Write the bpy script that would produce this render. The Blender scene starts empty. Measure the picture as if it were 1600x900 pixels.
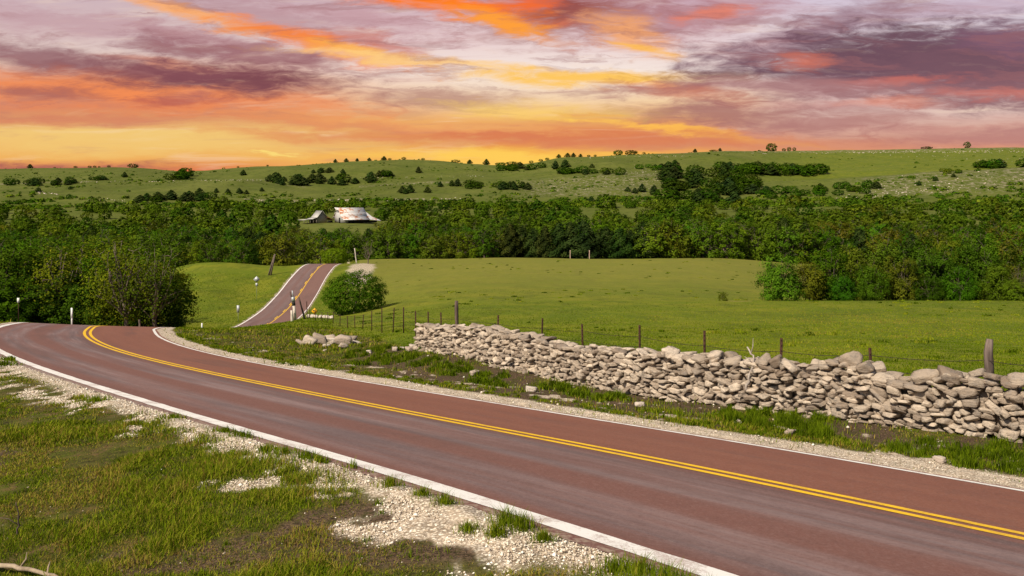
import bpy, math, random
import numpy as np
from mathutils import Vector, Matrix
rng = np.random.default_rng(7)
random.seed(7)
SC = bpy.context.scene
COL = SC.collection
R = math.radians
F, CX, Y0 = 1300.0, 800.0, 320.0          # focal length and horizon of the view, used to turn sight lines into places

# ------------------------------------------------------------------ camera
cam_d = bpy.data.cameras.new('camera')
cam_d.lens = 36.0 * F / 1600.0
cam_d.sensor_width = 36.0
cam_d.shift_y = -(450.0 - Y0) / 1600.0
cam_d.clip_start = 0.1
cam_d.clip_end = 20000
cam = bpy.data.objects.new('camera', cam_d)
COL.objects.link(cam)
cam.location = (0, 0, 0)
cam.rotation_euler = (R(90), 0, 0)
SC.camera = cam

# ------------------------------------------------------------------ sun, exposure
SUN_AZ, SUN_EL = 222.0, 44.0              # from behind the left shoulder, compass degrees from +Y
sd = bpy.data.lights.new('sun', 'SUN')
sd.energy = 5.0
sd.angle = R(0.6)
sd.color = (1.0, 0.90, 0.74)
sun = bpy.data.objects.new('sun', sd)
COL.objects.link(sun)
tosun = Vector((math.sin(R(SUN_AZ)) * math.cos(R(SUN_EL)), math.cos(R(SUN_AZ)) * math.cos(R(SUN_EL)), math.sin(R(SUN_EL))))
sun.rotation_euler = tosun.to_track_quat('Z', 'Y').to_euler()
sun.location = tosun * 50
SC.view_settings.view_transform = 'Standard'
SC.view_settings.look = 'None'
SC.view_settings.exposure = 0.20
SC.view_settings.gamma = 1.0
SC.cycles.max_bounces = 5
SC.cycles.diffuse_bounces = 2
SC.cycles.transparent_max_bounces = 4
SC.cycles.glossy_bounces = 1
SC.cycles.transmission_bounces = 2
SC.cycles.caustics_reflective = False
SC.cycles.caustics_refractive = False

def lin(c):
    return tuple((v / 255 / 12.92 if v / 255 <= 0.04045 else ((v / 255 + 0.055) / 1.055) ** 2.4) for v in c)

# ------------------------------------------------------------------ sunset sky (world)
W = bpy.data.worlds.new('World')
SC.world = W
W.use_nodes = True
nt = W.node_tree
nt.nodes.clear()

def nd(tree, kind, **kw):
    n = tree.nodes.new(kind)
    for k, v in kw.items():
        if k.startswith('i_'):
            n.inputs[int(k[2:])].default_value = v
        else:
            setattr(n, k, v)
    return n

def mth(tree, op, a, b=None, c=None, clamp=False):
    n = tree.nodes.new('ShaderNodeMath')
    n.operation = op
    n.use_clamp = clamp
    for i, v in enumerate((a, b, c)):
        if v is None:
            continue
        if isinstance(v, (int, float)):
            n.inputs[i].default_value = v
        else:
            tree.links.new(v, n.inputs[i])
    return n.outputs[0]

def mixc(tree, fac, a, b, blend='MIX'):
    n = tree.nodes.new('ShaderNodeMix')
    n.data_type = 'RGBA'
    n.blend_type = blend
    n.clamp_factor = True
    for s, v in ((n.inputs[0], fac), (n.inputs[6], a), (n.inputs[7], b)):
        if isinstance(v, (int, float)):
            s.default_value = v
        elif isinstance(v, (tuple, list)):
            s.default_value = (*v[:3], 1)
        else:
            tree.links.new(v, s)
    return n.outputs[2]

def ramp(tree, fac, stops, interp='LINEAR'):
    n = tree.nodes.new('ShaderNodeValToRGB')
    cr = n.color_ramp
    cr.interpolation = interp
    while len(cr.elements) < len(stops):
        cr.elements.new(0.5)
    for e, (p, c) in zip(cr.elements, stops):
        e.position = p
        e.color = (*c[:3], 1) if isinstance(c, (tuple, list)) else (c, c, c, 1)
    if not isinstance(fac, (int, float)):
        tree.links.new(fac, n.inputs[0])
    return n.outputs[0]

def maprange(tree, v, a, b, c=0.0, d=1.0, smooth=True):
    n = tree.nodes.new('ShaderNodeMapRange')
    n.interpolation_type = 'SMOOTHSTEP' if smooth else 'LINEAR'
    tree.links.new(v, n.inputs[0])
    for i, x in enumerate((a, b, c, d)):
        n.inputs[i + 1].default_value = x
    return n.outputs[0]

def noise(tree, vec, scale, detail=4, rough=0.55, dist=0.0, out=0):
    n = tree.nodes.new('ShaderNodeTexNoise')
    n.inputs['Scale'].default_value = scale
    n.inputs['Detail'].default_value = detail
    n.inputs['Roughness'].default_value = rough
    n.inputs['Distortion'].default_value = dist
    if vec is not None:
        tree.links.new(vec, n.inputs['Vector'])
    return n.outputs[out]

def build_sky():
    L = nt.links
    tc = nd(nt, 'ShaderNodeTexCoord')
    sx = nd(nt, 'ShaderNodeSeparateXYZ')
    L.new(tc.outputs['Generated'], sx.inputs[0])
    X, Y, Z = sx.outputs
    yc = mth(nt, 'MAXIMUM', Y, 0.25)
    A = mth(nt, 'MULTIPLY_ADD', mth(nt, 'DIVIDE', X, yc), F, CX)
    E = mth(nt, 'MULTIPLY_ADD', mth(nt, 'DIVIDE', Z, yc), -F, Y0)

    def vec(a, b):
        c = nd(nt, 'ShaderNodeCombineXYZ')
        L.new(a, c.inputs[0]); L.new(b, c.inputs[1])
        return c.outputs[0]
    # streaky wind-drawn warp of the sky coordinates
    q = vec(mth(nt, 'MULTIPLY', A, 1 / 260.0), mth(nt, 'MULTIPLY', E, 1 / 70.0))
    n1 = nd(nt, 'ShaderNodeSeparateXYZ')
    L.new(noise(nt, q, 1.0, 3, 0.5, 0.0, 1), n1.inputs[0])
    q2 = vec(mth(nt, 'MULTIPLY', A, 1 / 75.0), mth(nt, 'MULTIPLY', E, 1 / 17.0))
    n2 = nd(nt, 'ShaderNodeSeparateXYZ')
    L.new(noise(nt, q2, 1.0, 6, 0.62, 0.4, 1), n2.inputs[0])
    Aw = mth(nt, 'ADD', A, mth(nt, 'MULTIPLY_ADD', n1.outputs[0], 170, -85))
    Aw = mth(nt, 'ADD', Aw, mth(nt, 'MULTIPLY_ADD', n2.outputs[0], 90, -45))
    Ew = mth(nt, 'ADD', E, mth(nt, 'MULTIPLY_ADD', n1.outputs[1], 44, -22))
    Ew = mth(nt, 'ADD', Ew, mth(nt, 'MULTIPLY_ADD', n2.outputs[1], 26, -13))
    P = vec(Aw, Ew)
    ef = mth(nt, 'DIVIDE', mth(nt, 'ADD', E, mth(nt, 'MULTIPLY_ADD', n1.outputs[1], 16, -8)), 320.0, clamp=True)
    def grad(stops):
        return ramp(nt, ef, [(p / 320.0, lin(c)) for p, c in stops])
    left = grad([(0, (206, 180, 186)), (80, (224, 200, 194)), (128, (226, 156, 120)), (168, (220, 136, 100)), (190, (226, 160, 106)), (206, (242, 200, 120)), (246, (240, 178, 96)), (268, (222, 122, 80))])
    mid = grad([(0, (206, 172, 184)), (60, (232, 206, 206)), (112, (248, 232, 222)), (158, (246, 210, 166)), (188, (240, 176, 104)), (206, (224, 136, 88)), (226, (228, 142, 82)), (240, (248, 184, 82)), (262, (255, 204, 96)), (280, (244, 160, 84))])
    right = grad([(0, (214, 200, 216)), (70, (228, 214, 218)), (130, (206, 168, 172)), (175, (222, 190, 180)), (212, (212, 158, 138)), (236, (220, 146, 114)), (270, (216, 142, 116))])
    col = mixc(nt, maprange(nt, Aw, 300, 760), left, mid)
    col = mixc(nt, maprange(nt, Aw, 980, 1330), col, right)
    # thin streak texture between the big clouds
    q3 = vec(mth(nt, 'MULTIPLY', A, 1 / 210.0), mth(nt, 'ADD', mth(nt, 'MULTIPLY', E, 1 / 17.0), mth(nt, 'MULTIPLY', A, 1 / 900.0)))
    st = noise(nt, q3, 1.0, 6, 0.6, 0.5)
    col = mixc(nt, maprange(nt, st, 0.52, 0.72, 0, 0.34), col, lin((186, 120, 118)))
    col = mixc(nt, maprange(nt, st, 0.46, 0.30, 0, 0.28), col, lin((252, 226, 196)))
    edge = noise(nt, q2, 1.3, 7, 0.66, 0.6)
    edge2 = mth(nt, 'MULTIPLY_ADD', edge, 2.2, -1.1)
    MV, DK, OR, OY, RO, YE, SA = (150, 100, 110), (104, 72, 88), (248, 134, 62), (255, 184, 84), (250, 100, 36), (255, 206, 92), (238, 122, 92)
    blobs = [
        (120, 40, 200, 16, 6, (190, 146, 156), .6), (330, 60, 120, 8, 10, (176, 124, 132), .6), (560, 30, 110, 12, 12, (196, 150, 158), .7), (1480, 20, 160, 12, -6, (186, 156, 172), .6), (1180, 70, 90, 14, -14, (176, 134, 144), .6), (930, 190, 120, 6, 2, (214, 130, 96), .6), (540, 216, 200, 5, 2, (228, 142, 92), .7), (120, 190, 160, 8, 1, (214, 128, 98), .7), (1300, 168, 160, 6, 0, (190, 130, 126), .6), (1450, 200, 120, 5, 0, (200, 140, 130), .6), (240, 100, 60, 7, 8, (250, 150, 96), .6),
        (90, 96, 170, 20, 8, (150, 104, 110), .9), (265, 72, 66, 12, 6, (152, 106, 116), .7), (420, 30, 170, 26, 14, (184, 142, 150), .7),
        (410, 88, 130, 14, 8, (160, 108, 114), .9), (200, 146, 260, 20, 4, (246, 140, 80), .85), (325, 122, 165, 21, 3, (134, 80, 88), 1), (400, 128, 90, 9, 0, (126, 74, 82), .9),
        (290, 161, 70, 7, 0, (180, 94, 86), .8), (70, 146, 80, 8, 5, (176, 104, 92), .8), (290, 18, 110, 10, 14, (252, 176, 112), .95),
        (480, 62, 120, 13, 14, OR, .95), (560, 80, 80, 7, 10, OY, .8), (660, 92, 160, 6, 4, (255, 206, 130), .85),
        (585, 66, 70, 10, 12, (205, 110, 90), .6), (690, 152, 105, 12, 0, (178, 128, 118), .75),
        (880, 22, 120, 30, -2, (150, 74, 66), .95), (700, 10, 130, 15, 9, (255, 126, 34), 1), (790, 38, 75, 10, 13, (255, 160, 60), 1), (830, 8, 40, 8, 0, (250, 110, 50), .8),
        (1080, 22, 120, 26, -10, (184, 132, 140), .85), (990, 52, 48, 22, 15, (252, 172, 104), .8), (1000, 74, 34, 6, 12, (255, 190, 90), .9), (1108, 14, 40, 8, -14, (240, 128, 92), .7),
        (930, 120, 170, 10, 2, (255, 198, 84), .95), (1060, 138, 50, 7, 8, (255, 170, 90), .85),
        (1290, 50, 170, 24, -20, (150, 112, 126), .75), (1390, 92, 240, 40, -4, DK, 1), (1530, 96, 190, 34, 4, (100, 72, 88), .9), (1500, 112, 190, 38, 3, (120, 86, 98), .95), (1570, 66, 70, 20, 8, (128, 92, 112), .9),
        (1640, 150, 200, 22, 2, (140, 98, 106), .8), (1236, 96, 44, 13, 6, (232, 126, 96), .65), (1410, 130, 70, 7, -4, (226, 120, 100), .55), (1560, 152, 80, 6, 3, (226, 126, 106), .55), (1400, 163, 70, 6, 0, (236, 146, 116), .5),
        (1210, 142, 200, 12, 0, (176, 126, 126), .7), (1060, 150, 74, 10, 8, (206, 126, 100), .7), (1130, 184, 150, 14, 3, (168, 112, 108), .85), (1310, 190, 100, 11, -3, (182, 128, 122), .75),
        (1080, 206, 140, 4.5, 6, (255, 190, 84), .95), (1120, 222, 280, 9, 0, (216, 140, 104), .65), (820, 216, 320, 9, 0, (218, 124, 84), .7), (915, 178, 24, 4, 2, (222, 140, 90), .9),
        (1560, 216, 170, 10, 0, (184, 126, 122), .75), (40, 260, 150, 8, 0, (168, 94, 88), .85), (435, 240, 20, 1.6, 0, (255, 224, 120), .9),
        (830, 172, 110, 13, 3, (255, 212, 100), .6), (640, 196, 200, 5, 3, (252, 192, 110), .6), (790, 248, 170, 9, 0, (255, 206, 90), .9), (300, 226, 300, 12, 0, (244, 206, 122), .5), (480, 190, 220, 7, 3, (226, 134, 92), .6),
    ]
    for cx, cy, rx, ry, ang, c, op in blobs:
        m = nd(nt, 'ShaderNodeMapping', vector_type='TEXTURE')
        m.inputs['Location'].default_value = (cx, cy, 0)
        m.inputs['Rotation'].default_value = (0, 0, R(ang))
        m.inputs['Scale'].default_value = (rx * 1.12, ry * 1.15, 1)
        L.new(P, m.inputs[0])
        ln = nd(nt, 'ShaderNodeVectorMath', operation='LENGTH')
        L.new(m.outputs[0], ln.inputs[0])
        r_ = mth(nt, 'ADD', ln.outputs['Value'], edge2)
        col = mixc(nt, maprange(nt, r_, 1.70, 0.25, 0, op), col, lin(c))
    # ragged wisps over everything: darker mauve threads and pale gaps
    q4 = vec(mth(nt, 'MULTIPLY', Aw, 1 / 190.0), mth(nt, 'ADD', mth(nt, 'MULTIPLY', Ew, 1 / 19.0), mth(nt, 'MULTIPLY', Aw, -1 / 500.0)))
    wz = noise(nt, q4, 1.0, 7, .60, .5)
    up = maprange(nt, E, 225, 120)
    col = mixc(nt, mth(nt, 'MULTIPLY', maprange(nt, wz, .50, .66, 0, .46), up), col, lin((158, 104, 106)))
    col = mixc(nt, mth(nt, 'MULTIPLY', maprange(nt, wz, .44, .28, 0, .10), up), col, lin((250, 210, 180)))
    # the clear daylight sky behind the viewer
    sky = nd(nt, 'ShaderNodeTexSky', sky_type='NISHITA', sun_disc=False)
    sky.sun_elevation = R(SUN_EL)
    sky.sun_rotation = R(SUN_AZ)
    dn = nd(nt, 'ShaderNodeVectorMath', operation='SCALE')
    L.new(sky.outputs[0], dn.inputs[0]); dn.inputs['Scale'].default_value = 0.07
    away = mth(nt, 'MAXIMUM', maprange(nt, Y, 0.62, 0.15), maprange(nt, Z, 0.3, 0.6))
    col = mixc(nt, away, col, dn.outputs[0])
    bg = nd(nt, 'ShaderNodeBackground')
    L.new(col, bg.inputs[0])
    bg.inputs[1].default_value = 0.87
    o = nd(nt, 'ShaderNodeOutputWorld')
    L.new(bg.outputs[0], o.inputs[0])
build_sky()

# ------------------------------------------------------------------ mesh helpers
def mesh_from(name, V, faces=None, quads=None, tris=None, attrs=None, smooth=False):
    """build a mesh from numpy arrays; quads/tris are index arrays"""
    me = bpy.data.meshes.new(name)
    V = np.asarray(V, np.float32)
    loops, starts, n = [], [], 0
    if quads is not None and len(quads):
        q = np.asarray(quads, np.int32)
        loops.append(q.ravel()); starts.append(n + 4 * np.arange(len(q))); n += q.size
    if tris is not None and len(tris):
        t = np.asarray(tris, np.int32)
        loops.append(t.ravel()); starts.append(n + 3 * np.arange(len(t))); n += t.size
    loops = np.concatenate(loops).astype(np.int32); starts = np.concatenate(starts).astype(np.int32)
    me.vertices.add(len(V)); me.vertices.foreach_set('co', V.ravel())
    me.loops.add(len(loops)); me.loops.foreach_set('vertex_index', loops)
    me.polygons.add(len(starts)); me.polygons.foreach_set('loop_start', starts)
    if attrs:
        for k, a in attrs.items():
            a = np.asarray(a, np.float32)
            at = me.attributes.new(k, 'FLOAT', 'POINT')
            at.data.foreach_set('value', a.ravel())
    if smooth:
        me.polygons.foreach_set('use_smooth', np.ones(len(starts), bool))
    me.update(calc_edges=True)
    me.validate()
    return me

class MB:
    """collects vertices and faces, then becomes ONE mesh object"""
    def __init__(self):
        self.V, self.Q, self.T, self.n = [], [], [], 0
        self.A = []
    def add(self, V, Q=None, T=None, a=None):
        V = np.asarray(V, float)
        if Q is not None and len(Q): self.Q.append(np.asarray(Q) + self.n)
        if T is not None and len(T): self.T.append(np.asarray(T) + self.n)
        self.V.append(V); self.n += len(V)
        self.A.append(np.full(len(V), 0.5) if a is None else np.broadcast_to(np.asarray(a, float), (len(V),)))
        return self
    def box(self, c, s, M=None, a=None):
        v = np.array([(x, y, z) for x in (-.5, .5) for y in (-.5, .5) for z in (-.5, .5)]) * np.array(s)
        if M is not None: v = v @ np.array(M.to_3x3()).T
        q = [(0, 1, 3, 2), (4, 6, 7, 5), (0, 4, 5, 1), (2, 3, 7, 6), (0, 2, 6, 4), (1, 5, 7, 3)]
        return self.add(v + np.array(c), q, a=a)
    def tube(self, pts, rad, n=7, a=None, cap=True):
        pts = np.asarray(pts, float); m = len(pts)
        rad = np.broadcast_to(np.asarray(rad, float), (m,))
        T = np.gradient(pts, axis=0); T /= np.linalg.norm(T, axis=1)[:, None] + 1e-9
        ref = np.array([0, 0, 1.0]) if abs(T[:, 2]).mean() < .8 else np.array([1.0, 0, 0])
        U = np.cross(T, ref); U /= np.linalg.norm(U, axis=1)[:, None] + 1e-9
        Wv = np.cross(T, U)
        th = np.linspace(0, 2 * np.pi, n, endpoint=False)
        V = pts[:, None] + rad[:, None, None] * (U[:, None] * np.cos(th)[None, :, None] + Wv[:, None] * np.sin(th)[None, :, None])
        V = V.reshape(-1, 3)
        i = np.arange(m - 1)[:, None] * n; j = np.arange(n)[None]; k = (j + 1) % n
        Q = np.stack([i + j, i + k, i + n + k, i + n + j], -1).reshape(-1, 4)
        Tr = []
        if cap:
            V = np.r_[V, pts[:1], pts[-1:]]
            for b in range(n):
                Tr.append((m * n, (b + 1) % n, b)); Tr.append((m * n + 1, (m - 1) * n + b, (m - 1) * n + (b + 1) % n))
        return self.add(V, Q, Tr, a)
    def build(self, name, mat=None, parent=None, loc=None, smooth=False):
        me = mesh_from(name, np.concatenate(self.V), quads=np.concatenate(self.Q) if self.Q else None,
                       tris=np.concatenate(self.T) if self.T else None, attrs={'tint': np.concatenate(self.A)}, smooth=smooth)
        if mat: me.materials.append(mat)
        o = bpy.data.objects.new(name, me)
        COL.objects.link(o)
        if parent: o.parent = parent
        if loc is not None: o.location = loc
        return o

def tag(o, label=None, cat=None, group=None, kind=None):
    if label: o['label'] = label
    if cat: o['category'] = cat
    if group: o['group'] = group
    if kind: o['kind'] = kind
    return o

def empty(name, loc=(0, 0, 0), rz=0.0):
    o = bpy.data.objects.new(name, None)
    o.empty_display_size = 0.3
    COL.objects.link(o)
    o.location = loc; o.rotation_euler = (0, 0, rz)
    return o

def link_mesh(name, me, parent=None, loc=None, rz=0.0, sc=None):
    o = bpy.data.objects.new(name, me)
    COL.objects.link(o)
    if parent: o.parent = parent
    if loc is not None: o.location = loc
    o.rotation_euler = (0, 0, rz)
    if sc is not None: o.scale = sc
    return o

# ------------------------------------------------------------------ numpy noise
def _h(ix, iy, s):
    n = (ix * 374761393 + iy * 668265263 + s * 974634777) & 0xffffffff
    n = ((n ^ (n >> 13)) * 1274126177) & 0xffffffff
    return ((n ^ (n >> 16)) & 0xffff) / 65535.0
def vnoise(x, y, s=0):
    x = np.asarray(x, float); y = np.asarray(y, float)
    ix = np.floor(x).astype(np.int64); iy = np.floor(y).astype(np.int64)
    fx = x - ix; fy = y - iy
    fx = fx * fx * (3 - 2 * fx); fy = fy * fy * (3 - 2 * fy)
    a = _h(ix, iy, s); b = _h(ix + 1, iy, s); c = _h(ix, iy + 1, s); d = _h(ix + 1, iy + 1, s)
    return (a * (1 - fx) + b * fx) * (1 - fy) + (c * (1 - fx) + d * fx) * fy
def fbm(x, y, s=0, o=4):
    t = 0; a = .5; w = 0
    for k in range(o):
        t = t + a * vnoise(x, y, s + k * 17); w += a; a *= .5; x = x * 2.03 + 3.1; y = y * 2.03 + 1.7
    return t / w
def sst(a, b, x):
    t = np.clip((x - a) / (b - a), 0, 1)
    return t * t * (3 - 2 * t)

# ------------------------------------------------------------------ the road's course (plan, height, banking)
ST = np.array([  # x, y, z, bank
    (62.0, -55.0, 1.9, .10), (33.0, -24.0, -.60, .150), (15.9, -4.6, -2.2, .165), (8.6, 3.6, -2.80, .168), (2.69, 10.36, -3.36, .166), (-.96, 14.51, -3.79, .161), (-4.6, 18.65, -4.21, .157), (-8.19, 22.85, -4.64, .155),
    (-11.66, 27.15, -5.08, .152), (-14.95, 31.58, -5.53, .149), (-18.01, 36.17, -5.99, .146), (-20.82, 40.92, -6.48, .140), (-23.38, 45.81, -7.0, .133),
    (-25.72, 50.82, -7.54, .123), (-27.9, 55.9, -8.14, .105), (-31.0, 66.0, -9.65, .05), (-33.2, 78.0, -11.9, .02), (-34.7, 92.0, -14.3, 0),
    (-35.8, 108.0, -16.7, 0), (-36.9, 122.0, -18.1, 0), (-38.1, 133.0, -18.45, 0), (-39.7, 146.0, -18.5, 0), (-41.5, 158.0, -18.3, 0), (-43.2, 170.0, -17.75, 0),
    (-44.6, 180.0, -17.0, 0), (-45.6, 189.0, -16.1, 0), (-46.2, 198.5, -14.95, 0), (-46.7, 206.0, -14.75, 0), (-47.6, 216.0, -15.3, 0), (-54.0, 245.0, -18.0, 0), (-60.0, 290.0, -21.0, 0)])
def crom(P, n=24):
    P = np.asarray(P, float); out = []
    Q = np.vstack([2 * P[0] - P[1], P, 2 * P[-1] - P[-2]])
    t = np.linspace(0, 1, n, endpoint=False)[:, None]
    for i in range(1, len(Q) - 2):
        a, b, c, d = Q[i - 1:i + 3]
        out.append(.5 * ((2 * b) + (c - a) * t + (2 * a - 5 * b + 4 * c - d) * t * t + (3 * b - a - 3 * c + d) * t ** 3))
    out.append(P[-1:])
    return np.vstack(out)
_c = crom(ST)
_k = np.ones(15) / 15
for _ in range(2):
    pad = np.vstack([_c[:1].repeat(7, 0), _c, _c[-1:].repeat(7, 0)])
    _c = np.stack([np.convolve(pad[:, j], _k, 'valid') for j in range(4)], 1)
RC, RBANK = _c[:, :3], _c[:, 3]
RS = np.r_[0, np.cumsum(np.linalg.norm(np.diff(RC[:, :2], axis=0), axis=1))]
RT = np.gradient(RC[:, :2], axis=0); RT /= np.linalg.norm(RT, axis=1)[:, None]
WR, WL = 3.6, 4.1                         # yellow line to the right / left white line
def road_at(y):
    f = lambda a: np.interp(y, RC[:, 1], a)
    return f(RC[:, 0]), f(RC[:, 2]), f(RBANK), f(RT[:, 0]), f(RT[:, 1]), f(RS)
def road_uv(x, y):
    """arc length and signed offset (right positive) from the yellow line"""
    ys = np.array(y, float)
    for _ in range(4):
        cx, cz, b, tx, ty, s = road_at(ys)
        ys = ys + ((x - cx) * tx + (y - ys) * ty) * ty
        ys = np.clip(ys, -54, 288)
    cx, cz, b, tx, ty, s = road_at(ys)
    v = (x - cx) * ty - (y - ys) * tx
    return s, v, cz, b
def road_z(cz, b, v):
    return cz - b * np.clip(v, -4.6, 3.95) - .085 * np.clip(v - 3.95, 0, 40) * (b > .0) - .03 * np.clip(-4.6 - v, 0, 40)

# ------------------------------------------------------------------ terrain: sight-line control points (distance, picture row)
CTL = {
    -60: [(65, 506), (75, 513), (90, 522), (110, 519), (140, 500), (170, 478), (200, 455), (250, 426), (300, 405), (400, 370), (500, 342), (560, 328), (620, 314), (700, 301), (800, 290), (870, 285), (930, 287), (1050, 277), (1200, 268), (1300, 266), (1450, 271)],
    100: [(66, 507), (75, 514), (90, 522), (110, 519), (140, 500), (170, 478), (200, 455), (250, 426), (300, 405), (400, 370), (500, 342), (560, 328), (620, 312), (700, 300), (800, 289), (870, 284), (930, 286), (1050, 276), (1200, 264), (1300, 263), (1450, 268)],
    210: [(75, 516), (92, 524), (110, 520), (130, 507), (170, 474), (200, 448), (250, 424), (300, 404), (400, 370), (500, 342), (560, 328), (620, 312), (700, 300), (800, 288), (870, 283), (930, 285), (1050, 274), (1200, 263), (1300, 262), (1450, 268)],
    300: [(52, 524), (60, 515), (68, 513), (85, 524), (110, 520), (128, 508), (145, 488), (165, 458), (190, 427), (203, 413), (230, 417), (260, 418), (320, 396), (400, 366), (500, 339), (560, 326), (620, 314), (700, 302), (800, 288), (870, 282), (930, 285), (1050, 276), (1200, 269), (1300, 268), (1450, 272)],
    390: [(38, 545), (46, 529), (60, 516), (70, 511), (85, 521), (100, 522), (125, 512), (133, 504), (146, 489), (158, 475), (170, 460), (180, 445), (189, 431), (201, 413), (215, 415), (240, 420), (320, 392), (400, 362), (500, 338), (560, 325), (620, 315), (700, 304), (800, 289), (870, 283), (930, 284), (1050, 273), (1200, 262), (1300, 261), (1450, 268)],
    470: [(35, 555), (45, 533), (60, 512), (75, 502), (88, 498), (100, 503), (118, 505), (133, 501), (146, 488), (158, 474), (170, 458), (189, 432), (200, 416), (215, 418), (240, 420), (320, 392), (380, 358), (410, 349), (450, 343), (500, 336), (560, 324), (620, 314), (660, 310), (750, 298), (820, 297), (1000, 275), (1200, 258), (1300, 259), (1450, 266)],
    550: [(30, 572), (44, 536), (54, 520), (62, 514), (70, 511), (82, 506), (95, 497), (105, 490), (120, 484), (140, 472), (160, 455), (180, 436), (205, 413), (240, 407), (270, 407), (320, 388), (380, 356), (410, 348), (450, 343), (500, 336), (560, 324), (620, 316), (700, 306), (800, 297), (1000, 273), (1200, 253), (1300, 254), (1450, 262)],
    630: [(32, 550), (44, 520), (60, 505), (80, 490), (105, 475), (140, 455), (180, 432), (220, 412), (240, 405), (275, 405), (320, 386), (400, 357), (480, 338), (550, 325), (620, 316), (700, 303), (800, 293), (1000, 270), (1150, 251), (1250, 251), (1400, 260)],
    760: [(30, 562), (40, 541), (60, 510), (95, 473), (140, 447), (190, 421), (240, 404), (275, 405), (320, 386), (400, 357), (480, 338), (550, 325), (620, 316), (700, 303), (800, 291), (1000, 272), (1150, 258), (1250, 258), (1400, 266)],
    880: [(28, 575), (38, 545), (60, 508), (95, 471), (140, 447), (190, 420), (240, 403.5), (275, 405), (320, 386), (400, 357), (480, 338), (550, 324), (620, 315), (700, 302), (800, 290), (1000, 264), (1150, 248), (1250, 247), (1400, 254)],
    1000: [(24, 596), (35, 554), (60, 508), (95, 470.5), (140, 445), (190, 419), (240, 403), (275, 405), (320, 386), (400, 357), (480, 338), (550, 322), (620, 312), (700, 300), (850, 275), (1000, 255), (1150, 242), (1250, 241), (1400, 248)],
    1130: [(22, 610), (35, 555), (60, 508), (95, 470), (140, 447), (190, 421), (240, 405), (275, 405), (320, 386), (400, 357), (480, 338), (550, 322), (620, 313), (700, 302), (850, 280), (1000, 257), (1180, 237), (1280, 237), (1400, 244)],
    1250: [(20, 628), (30, 567), (50, 520), (95, 470), (115, 469), (150, 452), (200, 428), (260, 408), (320, 386), (400, 357), (480, 338), (550, 322), (620, 310), (700, 296), (760, 288), (820, 286), (1000, 262), (1200, 237), (1300, 236), (1400, 241)],
    1400: [(19, 635), (30, 567), (50, 522), (95, 470), (115, 469), (150, 452), (200, 428), (260, 408), (320, 386), (400, 357), (480, 338), (550, 322), (600, 311), (660, 294), (720, 280), (760, 275), (820, 277), (900, 268), (1100, 248), (1200, 236), (1300, 234), (1450, 240)],
    1600: [(17, 655), (25, 590), (50, 526), (95, 470), (115, 469), (150, 452), (200, 428), (260, 408), (320, 386), (400, 357), (480, 338), (550, 320), (620, 298), (700, 274), (750, 264), (800, 266), (950, 254), (1200, 232), (1300, 231), (1450, 237)],
    1800: [(17, 660), (25, 592), (50, 528), (95, 470), (115, 469), (150, 452), (200, 428), (260, 408), (320, 386), (400, 357), (480, 338), (550, 320), (620, 296), (700, 272), (750, 262), (800, 264), (950, 252), (1200, 230), (1300, 229), (1450, 235)],
}
SKYL = [(0, 265), (60, 263), (200, 262), (250, 265), (340, 266), (430, 261), (500, 256), (560, 252), (620, 250), (680, 251), (740, 257), (800, 259), (840, 255), (870, 247), (920, 246), (960, 243), (1060, 240), (1170, 237), (1340, 235), (1500, 232.5)]
cp = []
for px, lst in CTL.items():
    cp += [(px, d, p) for d, p in lst]
    cp += [(px, 2600, 292), (px, 5000, 300)]
for px, p in SKYL:
    cp += [(px, 1220, p)]
for px in (-500, 2300):
    base = CTL[-60] if px < 0 else CTL[1800]
    cp += [(px, d, p) for d, p in base[::2]] + [(px, 2600, 292), (px, 5000, 300)]
# near the road the ground follows the banked road plane
for yy in np.r_[np.arange(2, 56, 6.0), 62, 70]:
    cx_, cz_, b_, tx_, ty_, s_ = road_at(yy)
    for v in (-22, -14, -8, -4.2, 0, 3.7, 6.0, 18):
        if v > 8 and yy > 12: continue
        if v < -10 and yy > 50: continue
        x_, y_ = cx_ + ty_ * v, yy - tx_ * v
        if y_ < 2.5 or abs(x_ / y_) > 2.2: continue
        zz = float(road_z(cz_, b_, v))
        cp.append((CX + F * x_ / y_, y_, Y0 - F * zz / y_))
WALL = [(650, 548, 32.0), (730, 559, 28.6), (820, 581, 25.2), (910, 602, 23.2), (1000, 620, 21.5), (1090, 632, 20.0), (1240, 648, 18.0), (1330, 657, 16.9), (1420, 666, 15.9), (1510, 675, 15.15), (1600, 685, 14.5), (1720, 702, 13.7), (1860, 722, 12.9), (2080, 752, 11.9)]
cp += [(px, d, p) for px, p, d in WALL]
cp = np.array(cp, float)
def qxy(px, D):
    return np.stack([np.asarray(px) / 420.0, np.log(np.asarray(D)) * 2.2], -1)
def wrow(px, D, row):                     # interpolate drop below eye level per metre, times a gentle power of the distance
    return row
A_ = qxy(cp[:, 0], cp[:, 1])
def _k_(r2): return np.sqrt(r2 + 1e-4) ** 3 * 0 + np.where(r2 > 1e-12, r2 * np.log(np.sqrt(r2) + 1e-9), 0)
def fit_tps(A, b, lam):
    n = len(A)
    K = _k_(((A[:, None] - A[None]) ** 2).sum(-1)) + lam * np.eye(n)
    Pm = np.c_[np.ones(n), A]
    M = np.block([[K, Pm], [Pm.T, np.zeros((3, 3))]])
    return np.linalg.solve(M, np.r_[b, np.zeros(3)])
def eval_tps(A, w, Q):
    out = np.empty(len(Q))
    for i in range(0, len(Q), 20000):
        q = Q[i:i + 20000]
        K = _k_((q ** 2).sum(-1)[:, None] + (A ** 2).sum(-1)[None] - 2 * q @ A.T + 1e-9)
        out[i:i + 20000] = K @ w[:len(A)] + w[len(A)] + q @ w[len(A) + 1:]
    return out
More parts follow.
